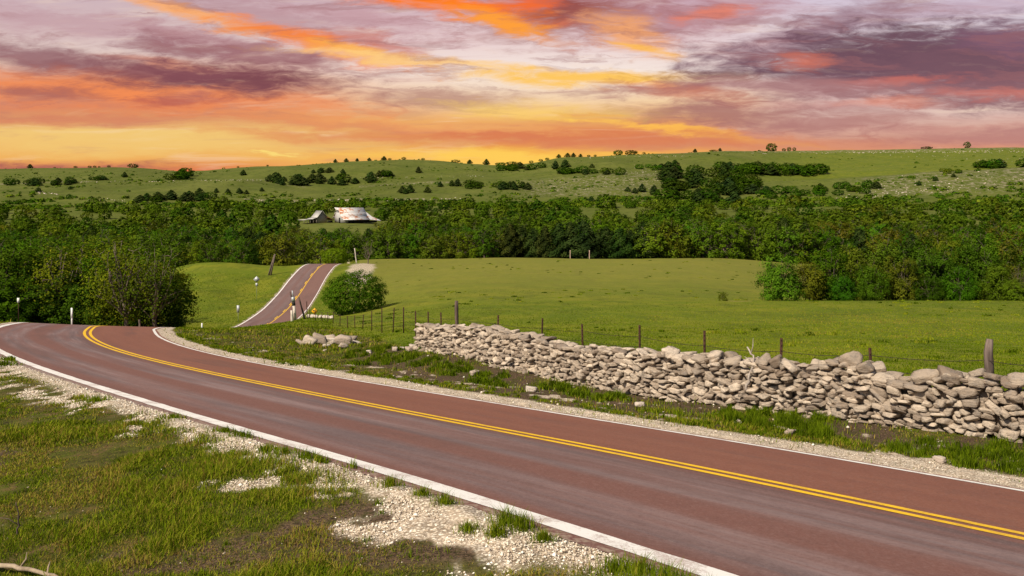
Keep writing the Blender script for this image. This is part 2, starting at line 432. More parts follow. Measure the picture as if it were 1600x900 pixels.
TW = fit_tps(A_, cp[:, 2], 0.0006)
DMIN = 5.0
def terrain(x, y):
    x = np.atleast_1d(np.asarray(x, float)); y = np.atleast_1d(np.asarray(y, float))
    r = np.hypot(x, y) + 1e-6
    az = np.arctan2(x, y)
    lim = R(48)
    azl = np.clip(az, -lim, lim)
    def prof(azc):
        D = np.clip(r * np.cos(azc), DMIN, 5200)
        row = eval_tps(A_, TW, qxy(CX + F * np.tan(azc), D))
        return -D * (row - Y0) / F
    z = np.empty_like(r)
    m = np.abs(az) < R(70)
    if m.any():
        zz = z[m]; a2 = azl[m]
        D = np.clip(r[m] * np.cos(a2), DMIN, 5200)
        row = eval_tps(A_, TW, qxy(np.clip(CX + F * np.tan(a2), -650, 2250), D))
        z[m] = -D * (row - Y0) / F
    if (~m).any():
        rr = r[~m]; D = np.clip(rr * np.cos(lim), DMIN, 5200)
        rl = -D * (eval_tps(A_, TW, qxy(np.full_like(D, -650.), D)) - Y0) / F
        rg = -D * (eval_tps(A_, TW, qxy(np.full_like(D, 2250.), D)) - Y0) / F
        a = np.degrees(az[~m]) % 360                     # 70 .. 290
        t = sst(70, 290, a)
        z[~m] = rg * (1 - t) + rl * t
    # follow the road's own surface beside it
    near = (y > -50) & (y < 285) & (np.abs(x - np.interp(y, RC[:, 1], RC[:, 0])) < 60)
    if near.any():
        s, v, cz, b = road_uv(x[near], y[near])
        zr = road_z(cz, b, v)
        yn = y[near]
        inner = np.where(v < 0, np.where(yn < 60, 7.5, 5.5), 5.0); outer = inner + np.where(v < 0, 5.5, 4.0)
        t = 1 - sst(0, 1, (np.abs(v) - inner) / (outer - inner))
        z[near] = z[near] * (1 - t) + zr * t
    return z
def relief(x, y):
    """small bumps, away from the road"""
    r = np.hypot(x, y)
    n = (fbm(x / 1.3, y / 1.3, 3, 4) - .5) * .16 * sst(3, 9, r) * (1 - sst(60, 120, r))
    n += (fbm(x / 30, y / 30, 11, 3) - .5) * 1.4 * sst(120, 300, r) * (1 - sst(700, 1000, r)*.0)
    n += (fbm(x / 90, y / 60, 21, 4) - .5) * 9.0 * sst(500, 760, r) * (1 - sst(1050, 1180, r) * .8)
    return n
def ground(x, y):
    x = np.atleast_1d(np.asarray(x, float)); y = np.atleast_1d(np.asarray(y, float))
    z = terrain(x, y)
    s, v, cz, b = road_uv(x, y)
    ok = (y > -50) & (y < 285)
    far = np.where(ok, sst(4.2, 6.0, np.abs(v)), 1.0)
    return z + relief(x, y) * far
def G(x, y):
    return float(ground(np.array([x]), np.array([y]))[0])
def at(px, D):
    x = (px - CX) / F * D
    return x, D, G(x, D)
def locate(px, row, d0=60.0, d1=1500.0):
    """first place where the sight line through (px,row) meets the ground"""
    D = np.exp(np.linspace(math.log(d0), math.log(d1), 700))
    x = (px - CX) / F * D
    z = ground(x, D)
    rr = Y0 - F * z / D
    i = np.where(rr <= row)[0]
    if len(i) == 0: i = [int(np.argmin(rr))]
    return float(x[i[0]]), float(D[i[0]]), float(z[i[0]])

# ------------------------------------------------------------------ materials
def mat(name):
    m = bpy.data.materials.new(name)
    m.use_nodes = True
    t = m.node_tree
    t.nodes.clear()
    o = t.nodes.new('ShaderNodeOutputMaterial')
    return m, t, o
def finish(t, o, color, rough=.9, bump=None, bs=.3, bd=.02, spec=.2, metal=0.0):
    p = t.nodes.new('ShaderNodeBsdfPrincipled')
    for k, v in (('Base Color', color), ('Roughness', rough), ('Metallic', metal)):
        if isinstance(v, (int, float)): p.inputs[k].default_value = v
        elif isinstance(v, tuple): p.inputs[k].default_value = (*v[:3], 1)
        else: t.links.new(v, p.inputs[k])
    p.inputs['Specular IOR Level'].default_value = spec
    if bump is not None:
        b = t.nodes.new('ShaderNodeBump')
        b.inputs['Strength'].default_value = bs; b.inputs['Distance'].default_value = bd
        t.links.new(bump, b.inputs['Height']); t.links.new(b.outputs[0], p.inputs['Normal'])
    t.links.new(p.outputs[0], o.inputs[0])
    return p
def attr(t, name):
    n = t.nodes.new('ShaderNodeAttribute'); n.attribute_name = name
    return n.outputs['Fac']
def posn(t, sc=(1, 1, 1)):
    g = t.nodes.new('ShaderNodeNewGeometry')
    m = t.nodes.new('ShaderNodeVectorMath'); m.operation = 'MULTIPLY'
    t.links.new(g.outputs['Position'], m.inputs[0]); m.inputs[1].default_value = sc
    return m.outputs[0]
def objc(t, sc=(1, 1, 1)):
    g = t.nodes.new('ShaderNodeTexCoord')
    m = t.nodes.new('ShaderNodeVectorMath'); m.operation = 'MULTIPLY'
    t.links.new(g.outputs['Object'], m.inputs[0]); m.inputs[1].default_value = sc
    return m.outputs[0]
def simple(name, c1, c2, scale=8, rough=.85, bs=.4, bd=.01, stretch=(1, 1, 1), metal=0., spec=.2):
    m, t, o = mat(name)
    n = noise(t, objc(t, stretch), scale, 5, .6)
    finish(t, o, mixc(t, maprange(t, n, .3, .7), c1, c2), rough, n, bs, bd, spec, metal)
    return m

def ground_material():
    m, t, o = mat('ground_cover')
    P = posn(t)
    nf = noise(t, P, 9.0, 5, .7)
    nm = noise(t, P, 1.4, 4, .6)
    nl = noise(t, P, .12, 4, .6)
    nh = noise(t, P, .028, 5, .65)
    gr, di, pa, hi, dr, rk = (attr(t, k) for k in ('gravel', 'dirt', 'pasture', 'hill', 'dry', 'rock'))
    soil = mixc(t, maprange(t, nf, .3, .7), (.040, .038, .010), (.105, .085, .024))
    soil = mixc(t, maprange(t, nm, .35, .7), soil, (.072, .082, .010))
    nk = noise(t, P, 3.4, 5, .75)
    soil = mixc(t, maprange(t, nk, .50, .62, 0, .85), soil, (.125, .078, .034))
    soil = mixc(t, maprange(t, nk, .44, .36, 0, .8), soil, (.030, .024, .010))
    # pasture: bright spring grass seen from afar
    pc = mixc(t, maprange(t, nf, .25, .75), (.084, .112, .006), (.165, .195, .012))
    pc = mixc(t, maprange(t, nm, .35, .75, 0, .5), pc, (.118, .150, .008))
    pc = mixc(t, maprange(t, nl, .44, .60, 0, .75), pc, (.178, .180, .014))
    pc = mixc(t, maprange(t, noise(t, P, .045, 4, .6), .46, .58, 0, .5), pc, (.085, .125, .008))
    pc = mixc(t, maprange(t, noise(t, posn(t, (.5, .22, 1)), .5, 7, .85), .48, .60, 0, .75), pc, (.080, .102, .008))
    pc = mixc(t, maprange(t, noise(t, posn(t, (.6, .3, 1)), .9, 7, .85), .52, .64, 0, .6), pc, (.215, .215, .022))
    col = mixc(t, pa, soil, pc)
    # hill pasture: duller olive, with thin soil
    nb = noise(t, P, .18, 6, .75)
    hc = mixc(t, maprange(t, nh, .35, .65), (.086, .108, .014), (.120, .132, .024))
    hc = mixc(t, maprange(t, noise(t, posn(t, (1, .35, 1)), .011, 5, .7), .46, .62, 0, .55), hc, (.070, .086, .010))
    hc = mixc(t, maprange(t, nb, .50, .66, 0, .7), hc, (.044, .050, .010))
    hc = mixc(t, maprange(t, nb, .42, .34, 0, .6), hc, (.120, .120, .036))
    col = mixc(t, hi, col, hc)
    dryc = mixc(t, maprange(t, nm, .3, .7), (.178, .176, .022), (.225, .192, .048))
    col = mixc(t, dr, col, dryc)
    nd_ = noise(t, P, 34, 5, .8)
    dc = mixc(t, maprange(t, nd_, .38, .62), (.022, .015, .009), (.150, .096, .058))
    dc = mixc(t, maprange(t, nk, .50, .60, 0, .7), dc, (.048, .050, .010))
    dc = mixc(t, maprange(t, noise(t, P, 55, 3, .8), .64, .70, 0, .8), dc, (.42, .33, .24))
    col = mixc(t, di, col, dc)
    v = t.nodes.new('ShaderNodeTexVoronoi'); v.inputs['Scale'].default_value = 38
    t.links.new(P, v.inputs['Vector'])
    sep = t.nodes.new('ShaderNodeSeparateColor'); t.links.new(v.outputs['Color'], sep.inputs[0])
    gc = mixc(t, sep.outputs[0], (.52, .40, .28), (.92, .82, .66))
    gc = mixc(t, maprange(t, v.outputs['Distance'], .30, .62, 0, .75), gc, (.16, .11, .07))
    nbig = noise(t, P, 3.0, 4, .6)
    gc = mixc(t, maprange(t, nbig, .45, .7, 0, .5), gc, (.66, .52, .38))
    col = mixc(t, gr, col, gc)
    rc = mixc(t, maprange(t, noise(t, P, .6, 5, .7), .4, .6), (.15, .12, .07), (.40, .33, .24))
    rm = mth(t, 'MULTIPLY', rk, maprange(t, noise(t, posn(t, (.5, .25, 1)), .55, 5, .7), .50, .60))
    col = mixc(t, rm, col, rc)
    h = mth(t, 'ADD', mth(t, 'MULTIPLY', nf, .05), mth(t, 'MULTIPLY', nm, .25))
    finish(t, o, col, .95, h, .7, .5, .1)
    return m
M_GROUND = ground_material()

def road_masks(x, y):
    s, v, cz, b = road_uv(x, y)
    ok = (y > -50) & (y < 285)
    v = np.where(ok, v, 99.0)
    n1 = fbm(x / 1.1, y / 1.1, 31, 4); n2 = fbm(x / .35, y / .35, 37, 3); n3 = fbm(x / 3.5, y / 3.5, 41, 3)
    dl = -4.3 - v; dr_ = v - 3.75
    wl = .55 + 1.15 * np.clip(n1 * .5 + n3 * .5 - .36, 0, 1) * 2.1
    wl = wl + .30 * (y < 9) + .55 * sst(12, 16, y)
    wl = np.where(y > 30, .6, wl)
    wl = np.where(y > 95, .16, wl)
    gl = (dl > -.6) * (1 - sst(-.15, .15, dl - wl + (n2 - .5) * .8))
    hole = sst(.50, .58, n1 * .6 + n2 * .4) * sst(.30, .7, dl)
    gl = gl * (1 - hole)
    iso = 0 * (dl > 0) * (dl < 3.2) * (y < 30) * sst(.63, .68, n1 * .65 + n3 * .35) * .9
    wr = np.where(y > 95, .12, .78 + .35 * n1)
    g2 = (dr_ > -.6) * (1 - sst(-.10, .14, dr_ - wr + (n2 - .5) * .35))
    sp = (dr_ > 0) * (dr_ < 2.8) * (y < 60) * sst(.60, .66, n2 * .5 + n1 * .5) * .9
    g = np.clip(np.maximum(np.maximum(gl, iso), np.maximum(g2, sp)), 0, 1)
    return s, v, g, n1, n2, n3

# wall course, in plan: front foot of the wall with the height of its top
WALL_TOP = [(650, 506), (700, 508), (760, 511), (800, 521), (840, 527), (880, 540), (940, 543), (1000, 547), (1090, 553), (1130, 556), (1180, 562), (1260, 566), (1325, 562), (1355, 577), (1420, 592), (1445, 585), (1530, 582), (1570, 592), (1600, 592), (1720, 598), (1860, 606), (2080, 622)]
WP = []
for px, row, D in WALL:
    WP.append(((px - CX) / F * D, D))
WP = crom(np.array(WP), 12)
WS = np.r_[0, np.cumsum(np.linalg.norm(np.diff(WP, axis=0), axis=1))]
WLEN = WS[-1]
WT = np.gradient(WP, axis=0); WT /= np.linalg.norm(WT, axis=1)[:, None]
def wall_at(s):
    x = np.interp(s, WS, WP[:, 0]); y = np.interp(s, WS, WP[:, 1])
    tx = np.interp(s, WS, WT[:, 0]); ty = np.interp(s, WS, WT[:, 1])
    return x, y, tx, ty                    # back side is +(-ty, tx) rotated: normal pointing away from the road
def wall_top_z(s):
    x, y, tx, ty = wall_at(s)
    px = CX + F * x / y
    row = np.interp(px, [p for p, _ in WALL_TOP], [r for _, r in WALL_TOP])
    yb = y + .35
    return -(row - Y0) / F * yb

def near_soil(x, y, n1, n2):
    """trampled bare soil on the near verge"""
    q = np.exp(-(((x + .75) / 1.5) ** 2 + ((y - 6.6) / 1.0) ** 2)) + .8 * np.exp(-(((x + 2.6) / 1.3) ** 2 + ((y - 6.4) / .6) ** 2)) + .6 * np.exp(-(((x + 3.6) / .8) ** 2 + ((y - 9.6) / .5) ** 2))
    return sst(.42, .60, q * .75 + (n1 - .5) * .9 + (n2 - .5) * .5) * (y > 0)
def build_ground():
    az_in = np.arctan((np.arange(-60, 1661, 2.0) - CX) / F)
    lo, hi = az_in[0], az_in[-1]
    side = lambda a, b, n: a + (b - a) * np.linspace(0, 1, n)[1:] ** 1.5
    right = side(hi, hi + (math.pi - hi) , 90)
    left = side(lo, lo - (math.pi + lo), 90)
    az = np.r_[left[::-1][1:], az_in, right]           # closes at +-180
    rr = np.r_[np.exp(np.linspace(math.log(1.2), math.log(6), 40)), np.exp(np.arange(math.log(6.03), math.log(60), .0052)),
               np.exp(np.arange(math.log(60), math.log(300), .0075)), np.exp(np.arange(math.log(300), math.log(1500), .009)),
               np.exp(np.arange(math.log(1500), math.log(5200), .05))]
    na, nr = len(az), len(rr)
    Aa, Rr = np.meshgrid(az, rr)
    x = (Rr * np.sin(Aa)).ravel(); y = (Rr * np.cos(Aa)).ravel()
    z = ground(x, y)
    s, v, g, n1, n2, n3 = road_masks(x, y)
    roadband = (v > -4.40) & (v < 3.78)
    z = z - .05 * sst(0, .12, np.minimum(v + 4.36, 3.74 - v))
    z = z + np.where(~roadband & (np.abs(v) < 9), .035 * g * (n2 - .5) * 2, 0)
    r = np.hypot(x, y)
    px = np.where(y > 1, CX + F * x / np.maximum(y, 1), np.where(x > 0, 3000, -1500))
    # ---- where each kind of cover lies
    behind_wall = behind(x, y)
    pasture = np.maximum(behind_wall, sst(58, 75, y)) * 1.0
    dirt = np.zeros_like(x)
    dirt = np.where((v > 4.7) & (v < 9.5) & (behind_wall < .5) & (y < 34) & (x > -6), sst(.43, .53, n1 * .5 + n3 * .5 + .06 * sst(5, 7, v)), 0)
    dirt = np.maximum(dirt, np.where((v < -6.2) & (r < 14), sst(.58, .66, n1 * .4 + n3 * .6 + .07 * sst(-1.5, 1.0, x)), 0))
    dirt = np.maximum(dirt, near_soil(x, y, n1, n2))
    hill = sst(260, 330, r)
    dry = np.where((y > 200) & (y < 262) & (px > 575) & (px < 1185), sst(227, 236, y), 0) * .8
    dry = np.maximum(dry, np.where((px > 560) & (px < 1260) & (y > 95) & (y < 245), .62 * sst(60, 200, y), 0))
    dry = np.maximum(dry, np.where((px > 1135) & (px < 1175) & (y > 92) & (y < 97), .7, 0))
    dm = np.hypot((px - 565 - (y - 190) * .25) / 22, (y - 190) / 26)
    dry_patch = 1 - sst(.7, 1.1, dm + (n3 - .5) * .6)
    g = np.maximum(g, dry_patch * .85)
    hill = hill * (1 - .6 * sst(1150, 1300, px) * sst(800, 900, y))
    rock = np.zeros_like(x)
    nn = fbm(x / 25, y / 12, 55, 4)
    rock = np.maximum(rock, (px < 480) * np.exp(-((y - 872 - 18 * (nn - .5)) / 7) ** 2))
    rock = np.maximum(rock, (px > 380) * (px < 720) * np.exp(-((y - 640 - 18 * (nn - .5)) / 7) ** 2))
    rock = np.maximum(rock, (px > 560) * (px < 760) * np.exp(-((y - 880) / 12) ** 2) * .8)
    rock = np.maximum(rock, sst(780, 860, px) * (1 - sst(1010, 1050, px)) * sst(650, 700, y) * (1 - sst(860, 930, y)) * .62)
    rock = np.maximum(rock, sst(1290, 1400, px) * sst(585, 640, y) * (1 - sst(758, 775, y)) * .72)
    rock = np.maximum(rock, sst(1000, 1040, px) * sst(1165, 1190, y) * (1 - sst(1300, 1320, y)) * .9)
    rock = rock * (r > 400)
    V = np.stack([x, y, z], 1)
    j = np.arange(na - 1)[None]; k = np.arange(nr - 1)[:, None]
    a = (k * na + j).ravel()
    Q = np.stack([a, a + 1, a + na + 1, a + na], 1)[:, ::-1]
    # centre cap
    c = len(V)
    V = np.r_[V, [[0, 0, G(0.5, 1.2)]]]
    T = np.stack([np.full(na - 1, c), np.arange(1, na), np.arange(na - 1)], 1)[:, ::-1]
    ext = lambda q: np.r_[q, 0]
    me = mesh_from('ground', V, quads=Q, tris=T, smooth=True,
                   attrs={'gravel': ext(g), 'dirt': ext(dirt), 'pasture': ext(pasture), 'hill': ext(hill), 'dry': ext(np.clip(dry, 0, 1)), 'rock': ext(np.maximum(rock, 0)), })
    me.materials.append(M_GROUND)
    o = bpy.data.objects.new('ground', me)
    COL.objects.link(o)
    tag(o, 'rolling green pasture and grassy verges reaching to the hills', kind='structure')
def behind(x, y):
    """1 on the field side of the wall and of the wire fence"""
    xw = np.interp(-y, -WP[:, 1], WP[:, 0])            # WP runs from far to near
    xw = np.where(y > WP[0, 1], WP[0, 0] - (y - WP[0, 1]) * .34, xw)
    xw = np.where(y < WP[-1, 1], WP[-1, 0] + (WP[-1, 1] - y) * .8, xw)
    return sst(.2, .9, x - xw) * (y > 0)
build_ground()

# ------------------------------------------------------------------ the road: asphalt, lines
def ribbon(name, v0, v1, lift, m, s0=None, s1=None, nv=1, edge=0.0, step=.35, widen=True):
    S = np.arange(RS[0] if s0 is None else s0, RS[-1] if s1 is None else s1, step)
    x = np.interp(S, RS, RC[:, 0]); y = np.interp(S, RS, RC[:, 1]); z = np.interp(S, RS, RC[:, 2]); b = np.interp(S, RS, RBANK)
    tx = np.interp(S, RS, RT[:, 0]); ty = np.interp(S, RS, RT[:, 1])
    rows = []; us = []; vs = []
    for k in range(nv + 1):
        v = v0 + (v1 - v0) * k / nv
        vv = np.full_like(S, v)
        if edge and k in (0, nv):
            vv = vv + (fbm(S / .5, S * 0 + v, 5, 3) - .5) * 2 * edge * (1 if k else -1)
        rows.append(np.stack([x + ty * vv, y - tx * vv, z - b * vv + lift], 1)); us.append(S); vs.append(vv)
    V = np.stack(rows, 1).reshape(-1, 3)
    w = nv + 1
    i = np.arange(len(S) - 1)[:, None] * w; j = np.arange(nv)[None]
    Q = np.stack([i + j, i + j + 1, i + j + 1 + w, i + j + w], -1).reshape(-1, 4)
    me = mesh_from(name, V, quads=Q, attrs={'us': np.stack(us, 1).ravel(), 'vs': np.stack(vs, 1).ravel()}, smooth=True)
    me.materials.append(m)
    o = bpy.data.objects.new(name, me); COL.objects.link(o)
    o['kind'] = 'structure'
    return o
def uvvec(t, su, sv):
    c = t.nodes.new('ShaderNodeCombineXYZ')
    t.links.new(mth(t, 'MULTIPLY', attr(t, 'us'), su), c.inputs[0]); t.links.new(mth(t, 'MULTIPLY', attr(t, 'vs'), sv), c.inputs[1])
    return c.outputs[0]
sW = float(np.interp(90, RC[:, 1], RS))
def asphalt():
    m, t, o = mat('red_asphalt')
    v = attr(t, 'vs')
    P = posn(t)
    far = mixc(t, maprange(t, noise(t, uvvec(t, .05, .9), 1.0, 4, .6), .35, .65), (.212, .068, .034), (.245, .085, .044))
    lane = maprange(t, v, -.3, .15)
    # near lane: greyer, polished in the wheel tracks, red left between and at the edge
    wob = mth(t, 'MULTIPLY_ADD', noise(t, uvvec(t, .035, .25), 1.0, 3, .5), 1.5, -.75)
    vw = mth(t, 'ADD', v, wob)
    redm = mixc(t, 1.0, (.190, .078, .058), (.190, .078, .058))
    grey = mixc(t, maprange(t, noise(t, uvvec(t, .12, 1.6), 1.0, 5, .65), .35, .65), (.140, .098, .098), (.275, .188, .178))
    band = maprange(t, mth(t, 'PINGPONG', mth(t, 'ADD', vw, 10.05), 1.0), .22, .60)
    streak = maprange(t, noise(t, uvvec(t, .10, 2.2), 1.0, 6, .7), .40, .60)
    near = mixc(t, mth(t, 'MULTIPLY', band, mth(t, 'MULTIPLY_ADD', streak, .62, .38)), redm, grey)
    col = mixc(t, lane, near, far)
    col = mixc(t, maprange(t, attr(t, 'us'), sW + 5, sW + 30, 0, .62), col, (.165, .105, .092))
    # darker worn track just beside the centre line, and faint streaks in the far lane
    tr = mth(t, 'MULTIPLY', maprange(t, v, -1.3, -.5), maprange(t, v, -.1, -.35))
    col = mixc(t, mth(t, 'MULTIPLY', tr, maprange(t, noise(t, uvvec(t, .2, 5), 1.0, 5, .7), .40, .62, 0, .7)), col, (.085, .062, .062))
    col = mixc(t, maprange(t, noise(t, uvvec(t, .16, 3.4), 1.0, 5, .6), .60, .74, 0, .45), col, (.135, .080, .070))
    # pale scuffs along the near lane
    sc = maprange(t, noise(t, uvvec(t, 2.2, 12), 1.0, 4, .7), .70, .76)
    scm = maprange(t, noise(t, uvvec(t, .09, .8), 1.0, 2, .5), .55, .66)
    col = mixc(t, mth(t, 'MULTIPLY', mth(t, 'MULTIPLY', sc, scm), .55), col, (.52, .44, .40))
    # aggregate
    fine = noise(t, P, 60, 4, .8)
    grit = noise(t, P, 22, 3, .7)
    col = mixc(t, maprange(t, grit, .50, .66, 0, .25), col, (.30, .20, .17))
    col = mixc(t, maprange(t, grit, .50, .34, 0, .28), col, (.085, .045, .038))
    col = mixc(t, maprange(t, fine, .40, .72, 0, .38), col, (.29, .20, .18))
    col = mixc(t, maprange(t, fine, .46, .30, 0, .40), col, (.075, .040, .034))
    mid = noise(t, P, 4, 5, .65)
    col = mixc(t, maprange(t, mid, .45, .72, 0, .22), col, (.11, .055, .045))
    col = mixc(t, maprange(t, noise(t, uvvec(t, .05, .35), 1.0, 5, .7), .52, .66, 0, .45), col, (.115, .066, .056))
    # transverse hair cracks
    vo = t.nodes.new('ShaderNodeTexVoronoi'); vo.feature = 'DISTANCE_TO_EDGE'; vo.inputs['Scale'].default_value = 1.0
    wv = t.nodes.new('ShaderNodeVectorMath'); wv.operation = 'ADD'
    t.links.new(uvvec(t, .22, .38), wv.inputs[0])
    nz = t.nodes.new('ShaderNodeVectorMath'); nz.operation = 'SCALE'; nz.inputs['Scale'].default_value = .5
    t.links.new(noise(t, P, 1.5, 5, .65, 0, 1), nz.inputs[0]); t.links.new(nz.outputs[0], wv.inputs[1])
    t.links.new(wv.outputs[0], vo.inputs['Vector'])
    ck = maprange(t, vo.outputs['Distance'], .004, .0, 0, .5)
    col = mixc(t, mth(t, 'MULTIPLY', ck, maprange(t, noise(t, P, .25, 2, .5), .52, .6)), col, (.05, .035, .032))
    # grit washed on to the edges
    ed = mth(t, 'MAXIMUM', maprange(t, v, -4.12, -4.36), maprange(t, v, 3.66, 3.86))
    col = mixc(t, mth(t, 'MULTIPLY', ed, maprange(t, noise(t, P, 14, 4, .7), .42, .6, 0, .75)), col, (.40, .31, .23))
    finish(t, o, col, .78, mth(t, 'ADD', mth(t, 'MULTIPLY', fine, .5), mth(t, 'MULTIPLY', mid, .3)), .5, .012, .28)
    return m
M_ROAD = asphalt()
def paint(name, c, worn, amount):
    m, t, o = mat(name)
    P = posn(t)
    w = mth(t, 'ADD', mth(t, 'MULTIPLY', noise(t, P, 40, 4, .8), .5), mth(t, 'MULTIPLY', noise(t, P, 3, 4, .6), .5))
    col = mixc(t, maprange(t, w, .48, .62, 0, amount), c, worn)
    col = mixc(t, maprange(t, noise(t, uvvec(t, .6, 3), 1, 4, .7), .45, .75, 0, .35), col, tuple(x * .72 for x in c))
    finish(t, o, col, .6, w, .3, .004, .3)
    return m
M_WHITE = paint('white_road_paint', (.90, .87, .81), (.34, .20, .16), .62)
M_YEL = paint('yellow_road_paint', (.93, .56, .008), (.40, .20, .05), .55)
road = ribbon('road', -4.42, 3.80, .004, M_ROAD, nv=14, edge=.05)
sW = float(np.interp(90, RC[:, 1], RS))
ribbon('road_marking', -4.25, -4.00, .009, M_WHITE, edge=.02)
ribbon('road_marking', 3.50, 3.66, .009, M_WHITE, edge=.015)
ribbon('road_marking', .07, .21, .009, M_YEL, edge=.006)
ribbon('road_marking', -.21, -.07, .009, M_YEL, edge=.006, s1=sW)
for k in range(12):                        # broken line on the far rise
    s0 = sW + 18 + k * 9.0
    ribbon('road_marking', -.23, -.08, .009, M_YEL, s0=s0, s1=s0 + 3.2)

# ------------------------------------------------------------------ stone
def stone_material(name, a, b, c, streak=.5):
    m, t, o = mat(name)
    P = posn(t)
    tn = attr(t, 'tint')
    n1 = noise(t, P, 6, 6, .7); n2 = noise(t, P, 28, 5, .75)
    col = mixc(t, tn, a, b)
    col = mixc(t, maprange(t, n1, .45, .68, 0, .65), col, c)
    col = mixc(t, maprange(t, n2, .40, .30, 0, streak), col, (.10, .075, .06))
    lay = noise(t, posn(t, (.8, .8, 4.5)), 7, 6, .75, .6)
    pit = maprange(t, lay, .42, .33, 0, .75)
    col = mixc(t, pit, col, (.085, .060, .045))
    col = mixc(t, maprange(t, lay, .56, .70, 0, .5), col, (.62, .50, .41))
    h = mth(t, 'ADD', mth(t, 'ADD', mth(t, 'MULTIPLY', n1, .8), mth(t, 'MULTIPLY', n2, .4)), mth(t, 'MULTIPLY', lay, .9))
    finish(t, o, col, .92, h, 1.0, .05, .12)
    return m
M_STONE = stone_material('weathered_limestone', (.28, .210, .155), (.70, .570, .440), (.26, .225, .195))
M_PALE = stone_material('pale_limestone', (.46, .36, .28), (.70, .60, .50), (.38, .30, .25), .3)

def ico(sub):
    import bmesh
    bm = bmesh.new(); bmesh.ops.create_icosphere(bm, subdivisions=sub, radius=1)
    V = np.array([v.co[:] for v in bm.verts]); T = np.array([[v.index for v in f.verts] for f in bm.faces])
    bm.free(); return V, T
IV2, IT2 = ico(3)
IV1, IT1 = ico(2)
def rock_shape(seed, V=IV2, planes=11, rough=.05, chip=.0):
    """angular block: a skewed box with a few corners broken off"""
    g = np.random.default_rng(seed)
    B = np.array([[0, 0, 1], [0, 0, -1], [1, 0, 0], [-1, 0, 0], [0, 1, 0], [0, -1, 0]], float) + g.normal(0, .20, (6, 3))
    k = int(g.integers(2, 5))
    C = np.sign(g.normal(size=(k, 3))) + g.normal(0, .45, (k, 3))
    N = np.r_[B, C]; N /= np.linalg.norm(N, axis=1)[:, None]
    h = np.r_[g.uniform(.80, 1.0, 6), g.uniform(1.0, 1.42, k)]
    d = V @ N.T
    r = np.min(np.where(d > .02, h[None] / np.maximum(d, .02), 9), axis=1)
    r = np.minimum(r, 1.72)
    p = V * r[:, None]
    w = fbm(p[:, 0] * 2.2 + seed, p[:, 1] * 2.2 + p[:, 2] * 5.3, seed, 4) - .5
    p = p * (1 + rough * 2.6 * w)[:, None]
    p /= np.abs(p).max(0)
    return p
ROCKS = [rock_shape(100 + i) for i in range(16)]
ROCKS1 = [rock_shape(200 + i, IV1) for i in range(16)]
def rotm(rx, ry, rz):
    return np.array((Matrix.Rotation(rz, 3, 'Z') @ Matrix.Rotation(ry, 3, 'Y') @ Matrix.Rotation(rx, 3, 'X')))

